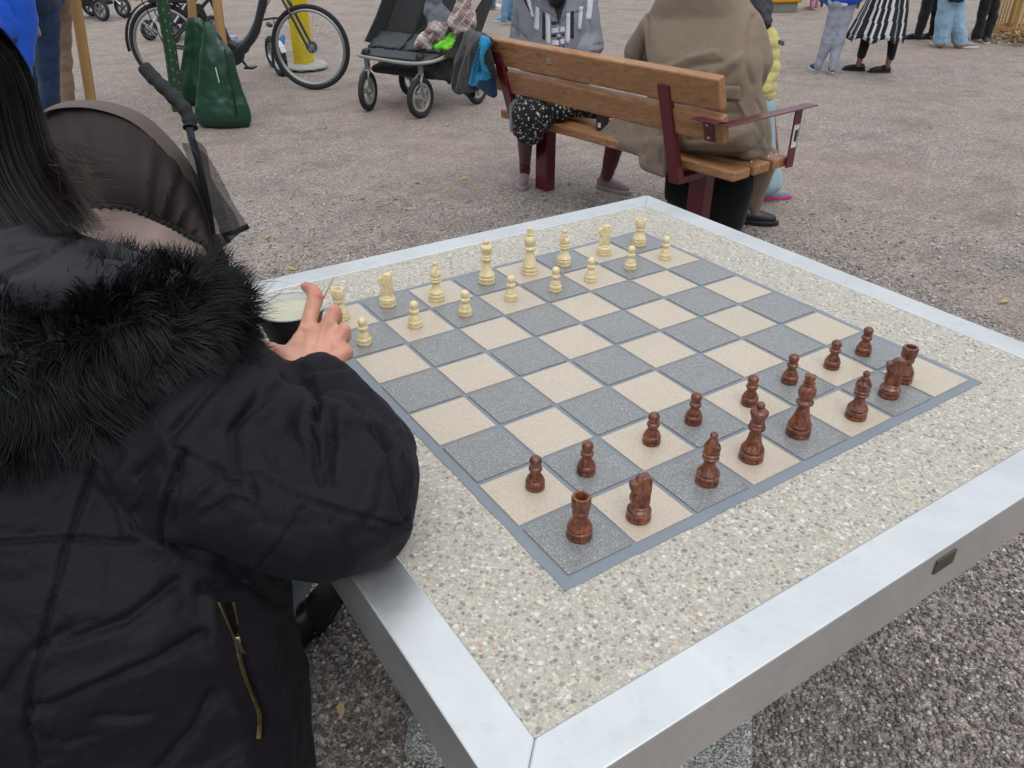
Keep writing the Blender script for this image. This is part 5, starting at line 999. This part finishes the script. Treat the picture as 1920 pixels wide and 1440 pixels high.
hand = [[D(562, 704, 1.0, .025), D(598, 706, 1.0, .026)], [D(562, 704, 1.0, .025), D(598, 706, 1.0, .026), D(546, 670, 1.02, .015), D(612, 682, 1.01, .017)],
        [D(546, 670, 1.02, .015), D(612, 682, 1.01, .016), D(577, 618, 1.035, .0115), D(603, 628, 1.03, .0118)], [D(612, 682, 1.01, .016), D(603, 628, 1.03, .0118), D(624, 648, 1.025, .0108), D(634, 668, 1.02, .0100)],
        [D(558, 652, 1.025, .012), D(577, 618, 1.035, .0115), D(603, 628, 1.03, .0118)],
        [D(575, 620, 1.035, .0112), D(592, 556, 1.045, .0110)], [D(592, 556, 1.045, .0110), D(585, 543, 1.06, .0098)], [D(585, 543, 1.06, .0098), D(574, 538, 1.075, .0082)],
        [D(605, 628, 1.03, .0108), D(627, 583, 1.032, .0100)], [D(627, 583, 1.032, .0100), D(632, 598, 1.060, .0088)], [D(632, 598, 1.060, .0088), D(620, 610, 1.072, .0078)],
        [D(625, 650, 1.025, .0100), D(646, 619, 1.028, .0094)], [D(646, 619, 1.028, .0094), D(649, 632, 1.052, .0084)], [D(649, 632, 1.052, .0084), D(638, 640, 1.062, .0074)],
        [D(636, 674, 1.02, .0095), D(651, 656, 1.022, .0084)], [D(651, 656, 1.022, .0084), D(654, 666, 1.04, .0076)], [D(654, 666, 1.04, .0076), D(644, 670, 1.05, .0068)],
        [D(556, 680, 1.01, .017), D(530, 664, 1.02, .0118)], [D(530, 664, 1.02, .0118), D(506, 655, 1.03, .0108)], [D(506, 655, 1.03, .0108), D(488, 646, 1.045, .009)],
        [D(582, 706, 1.005, .026), D(640, 830, .945, .024)], [D(640, 830, .945, .024), D(670, 935, .90, .03)]]
HN = at_d(-190, 160, .80)
PF = np.array([.80, .58, 0]); PF /= np.linalg.norm(PF)
KN1 = at_d(516, 1095, 1.20); AN1 = at_z(566, 1150, 0) + UP * .10
body = hand + [[D(670, 935, .90, .03), D(330, 900, .96, .04)], [D(330, 890, .95, .06), D(-80, 760, .98, .07)], [D(-80, 760, .98, .07), D(330, 890, .95, .06), D(200, 1300, 1.02, .1), D(0, 1300, 1.05, .1)], [B4(HN - UP * .1, .055), D(0, 640, .95, .07)],
    [D(200, 1380, 1.02, .09), B4(KN1, .035)], [B4(KN1, .035), B4(AN1, .028)], [D(100, 1380, 1.1, .09), B4((-.16, .72, .52), .06)], [B4((-.16, .72, .52), .055), B4((-.2, .74, .08), .035)],
    [D(-80, 760, .98, .06), B4((-.30, .72, .82), .045)], [B4((-.30, .72, .82), .045), B4((-.17, .72, .86), .03)]] + head_hulls(HN, .1, PF)
def skin_disp(c, n):
    return stroke_px(c, n, [([(590, 556), (603, 560)], 2.4, -.0014), ([(588, 562), (602, 566)], 2, -.0006), ([(566, 612), (584, 622), (590, 618)], 3, .0012), ([(612, 640), (622, 600)], 2.2, .0008), ([(591, 640), (598, 600)], 3, -.0012), ([(616, 612), (607, 650)], 3.5, -.0014), ([(630, 640), (622, 662)], 3, -.0012),
        ([(578, 626), (572, 668)], 4, .0010), ([(602, 634), (590, 676)], 4, .0010), ([(620, 652), (606, 686)], 4, .0008), ([(615, 583), (628, 584)], 1.8, -.0007), ([(637, 614), (647, 616)], 1.6, -.0006)]) + .0004 * fbm(c, 120, 2)
bo_ = blob('body', body, SK, me_, voxel=.0032, smooth=4, disp=lambda c, n: 1.5 * skin_disp(c, n))
bv_ = np.empty(len(bo_.data.vertices) * 3); bo_.data.vertices.foreach_get('co', bv_); bp_ = pix(bv_.reshape(-1, 3)); fl = np.zeros(len(bp_))
for x, y, r, k_ in ((597, 555, 13, .9), (576, 538, 12, .9), (577, 618, 12, .5), (627, 583, 10, .7), (604, 628, 12, .4), (646, 618, 9, .7), (651, 656, 8, .6), (624, 650, 10, .4), (590, 545, 12, .8)): fl = np.maximum(fl, k_ * np.exp(-((bp_[:, 0] - x) ** 2 + (bp_[:, 1] - y) ** 2) / r ** 2))
at_ = bo_.data.attributes.new('flush', 'FLOAT', 'POINT'); at_.data.foreach_set('value', fl.astype(np.float32))
face_bits(HN, me_, PF)
MB().lathe([(.0001, .0016), (.0040, .0012), (.0052, 0)], at_d(570, 537, 1.072), 12, axes=(UP, RIGHT, -FWD)).build('fingernail', mat('nail', '#d3a093', .3), me_)

def m_coat():
    t = NT('coat_nylon'); n = t.noise(1600, 2, .6, t.map((1, 1, 1), (.4, .3, .8))); t.col(t.mix(t.noise(4, 3), '#16121b', '#100e16')).rough(t.math('ADD', t.math('MULTIPLY', t.noise(7, 3), .12), .55))
    t.b.inputs['Specular IOR Level'].default_value = .16; t.b.inputs['Sheen Weight'].default_value = .015; t.b.inputs['Sheen Roughness'].default_value = .6
    t.bump(t.noise(24, 4, .6, t.map((1, 1.8, .8), (0, .5, .4)), .6), .008, .5); t.bump(n, .0004, .6); return t.m
COAT = m_coat()
coat_h = [
    [D(150, 780, .98, .16), D(290, 860, 1.0, .125), D(-120, 780, .98, .17)], [D(290, 860, 1.0, .125), D(-120, 780, .98, .17), D(312, 1140, .98, .15), D(-120, 1150, .98, .2)],
    [D(312, 1140, .98, .15), D(-120, 1150, .98, .2), D(362, 1330, 1.02, .152), D(-120, 1400, 1.0, .22)], [D(362, 1330, 1.02, .152), D(-120, 1400, 1.0, .22), D(350, 1560, 1.0, .155), D(-120, 1600, 1.0, .2)],
    [D(330, 870, .955, .105), D(470, 925, .92, .085)], [D(470, 925, .92, .085), D(600, 975, .90, .073)], [D(600, 975, .90, .073), D(676, 962, .895, .066)], [D(676, 962, .895, .066), D(690, 905, .91, .064)],
    [D(690, 905, .91, .064), D(688, 850, .94, .060)], [D(688, 850, .94, .060), D(640, 770, .985, .050)], [D(640, 770, .985, .050), D(594, 724, 1.005, .042), D(606, 716, 1.005, .041)], [D(558, 728, .995, .034), D(606, 716, 1.0, .041)],
    [D(380, 830, .95, .10), D(560, 800, .97, .06)], [D(560, 800, .97, .06), D(520, 740, 1.0, .04), D(470, 720, 1.0, .045)], [D(560, 800, .97, .06), D(640, 850, .94, .07)], [D(440, 740, .99, .05), D(300, 800, .98, .1)], [D(520, 745, 1.0, .038), D(590, 760, .98, .045)]]
CREASE = [
    ([(330, 840), (435, 890), (486, 890), (573, 936), (642, 959), (756, 988), (786, 964)], 3.5, -.0075), ([(183, 858), (151, 954), (124, 1037), (92, 1170), (69, 1247), (50, 1353), (69, 1440)], 5, -.010),
    ([(348, 849), (321, 917), (305, 977), (312, 1012)], 6, -.014), ([(197, 881), (220, 936), (257, 991), (302, 1018), (330, 1018)], 4, -.007), ([(-10, 1018), (137, 1009), (257, 1018)], 4, -.008), ([(573, 945), (527, 1014), (481, 1064)], 3.5, -.006), ([(628, 955), (612, 986)], 3, -.004),
    ([(594, 724), (629, 720), (692, 742), (738, 790)], 5, -.007), ([(600, 708), (660, 700), (708, 735)], 7, .005), ([(598, 738), (650, 749), (700, 790), (730, 830)], 5, -.008), ([(600, 756), (640, 768), (680, 800)], 6, .006), ([(533, 705), (577, 715), (594, 736), (596, 790)], 4, -.012), ([(521, 724), (479, 767), (440, 800)], 4, -.006),
    ([(560, 700), (600, 692), (650, 690)], 3, -.004), ([(596, 770), (580, 800), (592, 850), (600, 900)], 5, -.008), ([(618, 780), (620, 830), (612, 880)], 4, -.007), ([(640, 790), (642, 850), (632, 900)], 5, .006), ([(700, 800), (735, 850), (748, 905), (765, 975)], 4, -.007), ([(688, 780), (722, 800), (752, 850)], 5, .006),
    ([(660, 800), (700, 812), (730, 835)], 3, -.005), ([(422, 705), (370, 760), (325, 815)], 6, -.008), ([(484, 741), (433, 813), (440, 878)], 5, -.007), ([(400, 880), (430, 905), (470, 900), (478, 930)], 4, -.006), ([(385, 965), (430, 935), (470, 945)], 5, -.006), ([(360, 940), (400, 900)], 5, .006), ([(345, 860), (335, 930), (330, 985)], 3, -.005), ([(500, 850), (520, 880), (580, 900)], 4, -.005),
    ([(260, 890), (300, 850)], 5, -.006), ([(250, 950), (270, 905), (300, 880)], 5, .005), ([(120, 1205), (240, 1160), (330, 1090)], 6, -.008), ([(60, 1330), (200, 1270), (380, 1190)], 7, -.009), ([(90, 1310), (220, 1250), (300, 1220)], 6, .006), ([(180, 1345), (280, 1338)], 5, -.006), ([(0, 1300), (60, 1220), (130, 1180)], 7, -.007),
    ([(300, 1440), (360, 1370), (400, 1300)], 6, -.008), ([(55, 1360), (120, 1400), (180, 1380)], 5, -.006), ([(400, 1125), (395, 1200), (420, 1290), (450, 1370)], 10, .006), ([(380, 1100), (470, 1090), (530, 1130)], 7, -.010), ([(330, 1020), (420, 1060), (470, 1085)], 8, -.012), ([(500, 1110), (540, 1200), (560, 1330)], 10, -.006),
    ([(440, 1185), (470, 1260), (500, 1340)], 5, -.004), ([(250, 860), (225, 900), (240, 1000)], 10, .005), ([(700, 880), (690, 940), (650, 980)], 12, .004)]
def coat_disp(c, n):
    w_ = .010 * fbm(c, 5.5, 2, 4) + .007 * np.abs(fbm(c, 11, 2, 9, (1, 1, 1.6))) - .0018 * (1 - np.abs(np.clip(fbm(c, 17, 2, 3, (1.4, 1, 1)) * 2.5, -1, 1))) ** 3 + stroke_px(c, n, [(a, max(b, 3.4), d * .95) for a, b, d in CREASE[:7]] + [(a, b * 1.5, d * 1.0) for a, b, d in CREASE[7:]])
    return w_ + .45 * np.maximum(0, stroke_px(c, n, [(a, b * 6, -d * .8) for a, b, d in CREASE[:7]]))
coat = blob('coat', coat_h, COAT, me_, voxel=.0042, smooth=16, disp=coat_disp)
BC = bvh(coat)
# open cuff, pocket zip
zt = MB(); zp_ = curve([(421, 1130, 0), (432, 1165, 0), (444, 1205, 0), (450, 1235, 0), (460, 1270, 0), (474, 1305, 0), (486, 1340, 0), (485, 1384, 0)], 12)
GOLD = mat('brass', '#a5966c', .35, .9); prev = None
for i, q in enumerate(zp_):
    P = on(BC, q[0], q[1], .0012); 
    if P is None: continue
    sp_ = 1.0 if q[1] > 1205 else 1.0 + (1205 - q[1]) * .055
    for s in (-1, 1):
        x = q[0] + s * 2.1 * sp_ + (6 if q[1] < 1205 and s > 0 else 0) * min(1, (1205 - q[1]) / 40 if q[1] < 1205 else 0); T = on(BC, x, q[1], .0034)
        if T is not None: zt.box(T, (.0026, .0014, .0010), (RIGHT, FWD, UP))
zt.build('zip_teeth', GOLD, coat, smooth=False)
zl = MB(); cc_ = [on(BC, q[0], q[1], .0002) for q in zp_]; zl.tube([p for p in cc_ if p is not None], 1.0, 6, flat=(RIGHT, .0058, .0010)); zl.build('zip_tape', mat('tape_black', '#08080a', .9, spec=.1), coat)
zs = MB(); a = on(BC, 445, 1200, .003); zs.box(a, (.008, .004, .011), (RIGHT, FWD, UP)); zs.build('zip_slider', mat('nickel', '#a9a598', .25, .9), coat, bevel=.001)
zs = MB(); b = on(BC, 455, 1226, .004); zs.tube([a - FWD * .002, (a + b) / 2 - FWD * .003, b], 1.0, 8, flat=(RIGHT, .0042, .0012)); zs.build('zip_pull', mat('nickel_dark', '#55534e', .35, .8), coat)
MB().lathe([(.0001, .002), (.005, .0016), (.0058, 0)], at_d(597, 1311, 1.0), 14, axes=(UP, FWD, RIGHT)).build('snap_button', mat('snap_dark', '#3d3a3a', .35, .6), coat)
# jeans and shoe under the table edge
JN = cloth('blue_grey_jeans', '#5b6b78', '#6c7c88', wr=20)
blob('jeans', [[D(200, 1400, 1.06, .10), B4(KN1, .046)], [B4(KN1, .046), B4(AN1, .040)], [D(100, 1420, 1.1, .1), B4((-.16, .72, .52), .085)], [B4((-.16, .72, .52), .08), B4((-.2, .74, .14), .06)]], JN, me_, voxel=.01, smooth=3)
shoe(at_z(592, 1178), RIGHT * .25 + FWD * .95, .24, mat('suede_black', '#17171a', .9), BLKSHOE, me_); shoe((-.2, .74, 0), PF, .25, BLKSHOE, BLKSHOE, me_)

# hood shell and fur
hood = blob('hood', [[D(-120, 525, .84, .10), D(110, 545, .86, .072), D(60, 600, .90, .10)], [D(110, 545, .86, .072), D(240, 528, .88, .040), D(320, 528, .89, .018)], [D(110, 550, .87, .068), D(280, 560, .90, .042), D(200, 640, .92, .08)]], mat('hood_nylon', '#1c1d25', .5, c2='#16161d', vs=5, bs=1500, bd=.0003, sheen=.03, spec=.35), me_, voxel=.006, smooth=7,
    disp=lambda c, n: .006 * fbm(c, 8, 2) + stroke_px(c, n, [([(0, 530), (60, 495), (125, 450), (170, 440)], 3.5, -.008), ([(0, 440), (80, 425), (140, 430)], 6, .006), ([(170, 470), (250, 480), (310, 495)], 6, -.006), ([(150, 450), (220, 455)], 5, .005), ([(20, 470), (90, 455)], 6, -.005)]))
def m_fur(nm, dark, mid, hi):
    t = NT(nm); a = t.n('Attribute', attribute_name='tone'); t.col(t.ramp(a.outputs['Fac'], [(0, dark), (.7, mid), (1, hi)])).rough(.5 if nm != 'hair' else .42); t.b.inputs['Specular IOR Level'].default_value = .22 if nm != 'hair' else .7; return t.m
def ribbons(name, S, mat_, par, w0=.0009, tone=None, cen=None):
    """strands: list of point lists -> thin crossed tapering ribbons in one mesh"""
    vs, fs, tn = [], [], []
    for k, pts in enumerate(S):
        pts = np.array(pts); n = len(pts); t = np.gradient(pts, axis=0); o = len(vs); side = np.cross(t, CC - pts + np.array([.1, .1, .1]) if cen is None else cen(pts) + noise.noise(Vector(pts[0] * 300)) * .03); side /= np.linalg.norm(side, axis=1)[:, None] + 1e-9
        wd = w0 * (1 - np.linspace(0, 1, n) ** 1.6 * .93); 
        for i in range(n): vs.append(pts[i] - side[i] * wd[i]); vs.append(pts[i] + side[i] * wd[i])
        fs += [(o + 2 * i, o + 2 * i + 1, o + 2 * i + 3, o + 2 * i + 2) for i in range(n - 1)]; tn += [tone[k] if tone is not None else .5] * (2 * n)
    me = bpy.data.meshes.new(name); v = np.array(vs); f = np.array(fs); me.vertices.add(len(v)); me.vertices.foreach_set('co', v.ravel()); me.loops.add(f.size); me.loops.foreach_set('vertex_index', f.ravel()); me.polygons.add(len(f)); me.polygons.foreach_set('loop_start', np.arange(len(f)) * 4); me.update(calc_edges=True)
    me.polygons.foreach_set('use_smooth', [True] * len(f)); a = me.attributes.new('tone', 'FLOAT', 'POINT'); a.data.foreach_set('value', np.array(tn, np.float32)); me.materials.append(mat_); return link(name, me, par)
FURB = mat('fur_base', '#08090b', .8)
fb = blob('fur_pad', [[D(-60, 690, .84, .085), D(130, 650, .86, .070)], [D(130, 650, .86, .070), D(260, 582, .89, .045)], [D(260, 582, .89, .045), D(350, 566, .93, .040)], [D(350, 566, .93, .040), D(415, 588, .96, .032)], [D(415, 588, .96, .032), D(425, 640, .97, .020)], [D(350, 620, .93, .042), D(250, 670, .90, .055)], [D(250, 680, .90, .05), D(130, 735, .88, .062)], [D(130, 745, .88, .05), D(-60, 790, .86, .07)], [D(385, 650, .95, .024), D(320, 655, .92, .040)]], FURB, hood, voxel=.009, smooth=5)
R2 = np.random.default_rng(11)
me3 = fb.data; n_ = len(me3.polygons); pc_ = np.empty(n_ * 3); me3.polygons.foreach_get('center', pc_); pc_ = pc_.reshape(-1, 3); pn_ = np.empty(n_ * 3); me3.polygons.foreach_get('normal', pn_); pn_ = pn_.reshape(-1, 3)
S, tn = [], []; px_ = pix(pc_)
vis = np.where((px_[:, 0] > -150))[0]
for i in R2.choice(vis, 44000):
    c, n = pc_[i] + R2.normal(0, .003, 3), pn_[i]; x, y = px_[i, 0], px_[i, 1]
    # lie of the pile: up on top of the roll, out to the right at its end, down along the lower side
    low = min(1, max(0, (y - 585 - (x < 300) * (300 - x) * .20) / 80)); rt_ = min(1, max(0, (x - 330) / 120))
    lay = UP * (.60 - 1.75 * low) * (1 - .6 * rt_) + RIGHT * (.30 + .6 * rt_) - RIGHT * (.7 if x < 120 else 0) * (1 - low)
    cl = np.array(noise.noise_vector(Vector(c * 19))); cc2 = np.round(c * 62) / 62; cl2 = np.array(noise.noise_vector(Vector(cc2 * 83)))
    d = n * .62 + lay * .8 + cl * .95 + cl2 * .8 + R2.normal(0, .13, 3); d /= np.linalg.norm(d)
    L = R2.uniform(.014, .044) * (.8 if rt_ > .6 else 1) * (1 + .5 * cl[1]); tip = (cc2 - c) * .55; bend = (-UP * .30 + cl2 * .5 + cl * .5) * L
    S.append([c - n * .003, c + d * L * .35, c + d * L * .7 + bend * .2 + tip * .5, c + d * L * 1.0 + bend * .6 + tip]); tn.append(min(1, max(0, .22 + .55 * cl2[0] + R2.normal(0, .16))))
ribbons('fur', S, m_fur('fur', '#030404', '#0f1316', '#46525a'), hood, .00062, tn)
# a few long single hairs that stray over the rim and the hand
S, tn = [], []
for k in range(300):
    x0, y0 = R2.uniform(410, 455), R2.uniform(540, 680); a = R2.uniform(-.55, .5); L = R2.uniform(35, 105); b = R2.uniform(-.6, .6); d0 = R2.uniform(.93, .97)
    S.append([at_d(x0 + L * t * math.cos(a + b * t), y0 + L * t * math.sin(a + b * t), d0 - .01 * t) for t in (0, .25, .5, .75, 1)]); tn.append(R2.uniform(0, .6))
ribbons('stray_fur', S, m_fur('fur2', '#040506', '#101417', '#333d42'), hood, .00035, tn)

# hair: scalp, long strands falling over the hood
blob('scalp_hair', [[B4(HN + UP * .03 - PF * .02, .105)], [B4(HN - PF * .04 - UP * .05, .10), D(-70, 420, .83, .07)], [D(-50, 200, .85, .05), D(10, 330, .865, .045)], [D(10, 330, .865, .045), D(60, 400, .88, .03)]], mat('hair_under', '#0c0909', .6), me_, voxel=.01, smooth=4)
S, tn = [], []; HC = [(-95, -10), (-40, 28), (4, 64), (42, 115), (70, 180), (86, 250), (108, 315), (142, 370), (190, 428)]
hcur = np.array(curve([(x, y, 0) for x, y in HC], 3))[:, :2]; tt_ = np.linspace(0, 1, len(hcur))
for k in range(20000):
    u = R2.random() ** .6; r_ = R2.normal(0, 1); wv = R2.normal(0, 1)
    sh = (1 - u); xx = hcur[:, 0] + 14 * tt_ ** 3 - sh * (150 + 70 * tt_) + 2.2 * r_ * (.3 + tt_) + 3 * wv * np.sin(5 * tt_ + r_); yy = hcur[:, 1] + sh * (20 * tt_) + 3 * R2.normal()
    dep = .868 - .075 * np.sqrt(max(0, 1 - (1 - sh) ** 2)) + .012 * tt_ + R2.normal(0, .003); e0 = int(R2.integers(0, 5)); e1 = len(hcur) - int(R2.integers(0, 7))
    S.append([at_d(xx[i], yy[i], dep[i] if hasattr(dep, '__len__') else dep) for i in range(e0, e1, 2)]); tn.append(min(1, max(0, .35 + .3 * math.sin(u * 60) * .5 + R2.normal(0, .2))))
for k in range(900):                              # loose ends
    x0, y0 = R2.uniform(30, 150), R2.uniform(260, 420); L = R2.uniform(60, 140); a = R2.uniform(.35, 1.35); b = R2.uniform(-.5, .5); d0 = R2.uniform(.83, .88)
    S.append([at_d(x0 + L * t * math.cos(a + b * t), y0 + L * t * math.sin(a + b * t), d0) for t in (0, .25, .5, .75, 1)]); tn.append(R2.uniform(.1, 1))
ribbons('hair', S, m_fur('hair', '#0a0807', '#231b18', '#5a4436'), me_, .00040, tn, cen=lambda p: p - np.c_[np.full(len(p), HN[0]), np.full(len(p), HN[1]), np.minimum(HN[2] - .02, p[:, 2])])

# ------------------------------------------------------------------ pushchair with the brown hood beyond the near person
S0 = np.array([at_d(250, 330, 1.95)[0], at_d(250, 330, 1.95)[1], 0]); ps = Pl(S0)
st = thing('pushchair', 'pushchair with brown pleated sun hood, black net and foam handle', 'pushchair', S0)
RA = curve([(40, 300, 0), (66, 240, 0), (92, 208, 0), (130, 196, 0), (190, 198, 0), (258, 222, 0), (318, 275, 0), (360, 336, 0), (384, 395, 0), (392, 440, 0), (392, 470, 0)], 8)
RB_ = curve([(10, 400, 0), (60, 388, 0), (120, 384, 0), (180, 386, 0), (232, 388, 0), (268, 400, 0), (300, 414, 0), (330, 428, 0), (358, 444, 0), (384, 458, 0), (394, 476, 0)], 8)
NR = len(RA)
def hood_fn(side):
    def fn(u, v):
        i = min(NR - 1, int(round(u * (NR - 1)))); A, B = RA[i], RB_[i]; x = A[0] * (1 - v) + B[0] * v; y = A[1] * (1 - v) + B[1] * v
        off = -side * (.17 * math.sin(math.pi * min(1, v * .62)) + .0); pl_ = .0075 * (1.1 * abs(math.sin(u * 34 + 1.6 * v)) ** .5 + .35 * math.sin(u * 79 + v)) * math.sin(math.pi * min(1, v * .9)) * (1 + .8 * math.sin(u * 11)); return ps(x, y, off + 2.4 * pl_ * side)
    return fn
HB = mat('hood_brown', '#3d3534', .95, c2='#312a2b', vs=9, bs=1200, bd=.0004, spec=.08); HP_ = mat('shade_pink', '#d9c4bc', .85, c2='#c8b0a8', vs=6, bs=1200, bd=.0004)
hf = MB(); hf.grid(hood_fn(1), NR, 22); ho = hf.build('hood_canopy', HB, st, fix=False, ang=80); s_ = ho.modifiers.new('s', 'SOLIDIFY'); s_.thickness = .002
hb = MB(); hb.grid(hood_fn(-1), NR, 12); hbo = hb.build('hood_back', HB, st, fix=False, ang=80); s_ = hbo.modifiers.new('s', 'SOLIDIFY'); s_.thickness = .002
MB().tube([ps(a[0], a[1], 0) for a in RA], 1.0, 10, flat=(FWD, .035, .006)).build('hood_band', mat('hood_band', '#5a504c', .7, c2='#50463f', vs=9), st)
tr = MB(); tp_ = [ps(b[0], b[1] + 1.5 * math.sin(i * 2.1), -.17 * math.sin(math.pi * .62) - .004) for i, b in enumerate(RB_)]
tr.tube(tp_, [.0065 + .0024 * math.sin(i * 2.3) for i in range(len(tp_))], 8); tr.build('ruffle_trim', mat('trim_black', '#0f0e10', .8, bs=600), st)
def skirt2(u, v):
    i = min(NR - 1, int(round(u * (NR - 1)))); B = RB_[i]; return ps(B[0] + v * 14, B[1] + v * 130, -.158 + .10 * v + .008 * math.sin(u * 40) * v + .006 * math.sin(u * 17 + 2 * v))
m = MB(); m.grid(skirt2, NR, 12); o = m.build('sun_shade', HP_, st, fix=False, ang=80); s_ = o.modifiers.new('s', 'SOLIDIFY'); s_.thickness = .002
blob('seat_shell', [[B4(ps(60, 520, .02), .10), B4(ps(330, 520, .02), .07), B4(ps(330, 700, .05), .09), B4(ps(60, 700, .05), .12)]], HB, st, voxel=.014, smooth=5)
def m_net():
    t = NT('black_net'); t.col('#14161a').rough(.8); t.b.inputs['Alpha'].default_value = .66; return t.m
def net(u, v):
    a = curve([(340, 268, 0), (352, 300, 0), (372, 360, 0), (394, 420, 0), (402, 478, 0)], 6); b = curve([(352, 268, 0), (385, 288, 0), (412, 330, 0), (440, 385, 0), (466, 424, 0)], 6); k = min(24, int(round(v * 24)))
    x = a[k][0] * (1 - u) + b[k][0] * u; y = a[k][1] * (1 - u) + b[k][1] * u; return ps(x, y, -.02 - .05 * math.sin(math.pi * u) + .018 * math.sin(7 * u + 6 * v) + .006 * math.sin(17 * u + 9 * v))
m = MB(); m.grid(net, 20, 25); m.build('net', m_net(), st, fix=False, ang=80)
m = MB(); m.grid(lambda u, v: net(u * .62 - .08, v) + FWD * .045 + RIGHT * .01 * math.sin(9 * v), 12, 25); m.build('net', m_net(), st, fix=False, ang=80)
MB().tube([ps(466, 424, -.02), ps(440, 436, -.03), ps(420, 440, -.03), ps(430, 455, -.03)], 1.0, 6, flat=(UP, .007, .002)).build('net_hem', mat('trim_black', '#0f0e10', .8), st)
MB().tube([ps(402, 440, -.05), ps(412, 470, -.05), ps(422, 500, -.04), ps(424, 540, -.03)], 1.0, 8, flat=(RIGHT, .011, .003)).build('strap', mat('strap_brown', '#3b322e', .7), st)
hg = curve([(271, 127, 0), (285, 143, 0), (303, 160, 0), (325, 182, 0), (345, 203, 0), (355, 225, 0), (357, 240, 0)], 6); nh = len(hg)
FO = mat('foam_black', '#1a1b20', .75, bs=700, bd=.0006)
MB().tube([ps(q[0], q[1], .05 * (1 - i / nh)) for i, q in enumerate(hg)], [.0165 + .0012 * math.sin(i * 1.1) * (i > 6) for i in range(nh)], 16).build('foam_handle', FO, st, ang=70)
MB().tube([ps(355, 238), ps(360, 262), ps(372, 300), ps(392, 400), ps(410, 520, .02)], .0088, 12).build('handle_tube', mat('tube_grey', '#4c5260', .4, .4), st)
for b in (0, 1): MB().tube([ps(410, 520, .02 + .4 * b), at_z(300, 640) + FWD * .42 * b + UP * .12], .012, 10).build('frame_tube', mat('tube_grey', '#4c5260', .4, .4), st)
MB().tube([ps(410, 520, .02), ps(410, 520, .42)], .012, 10).build('cross_tube', mat('tube_grey', '#4c5260', .4, .4), st)
gb_ = at_z(300, 640)
for a, b in ((0, 0), (0, .42), (-.62, 0), (-.62, .42)): wheel(st, gb_ + RIGHT * a + FWD * b + UP * .12, FWD, .12, .022, stars=3, hub=.02, rw=.012, rimm=mat('rimdark', '#6e7173', .5))
for b in (0, .42): MB().tube([gb_ + FWD * b + UP * .12, gb_ + RIGHT * -.62 + FWD * b + UP * .12], .012, 8).build('lower_tube', BLKM, st)
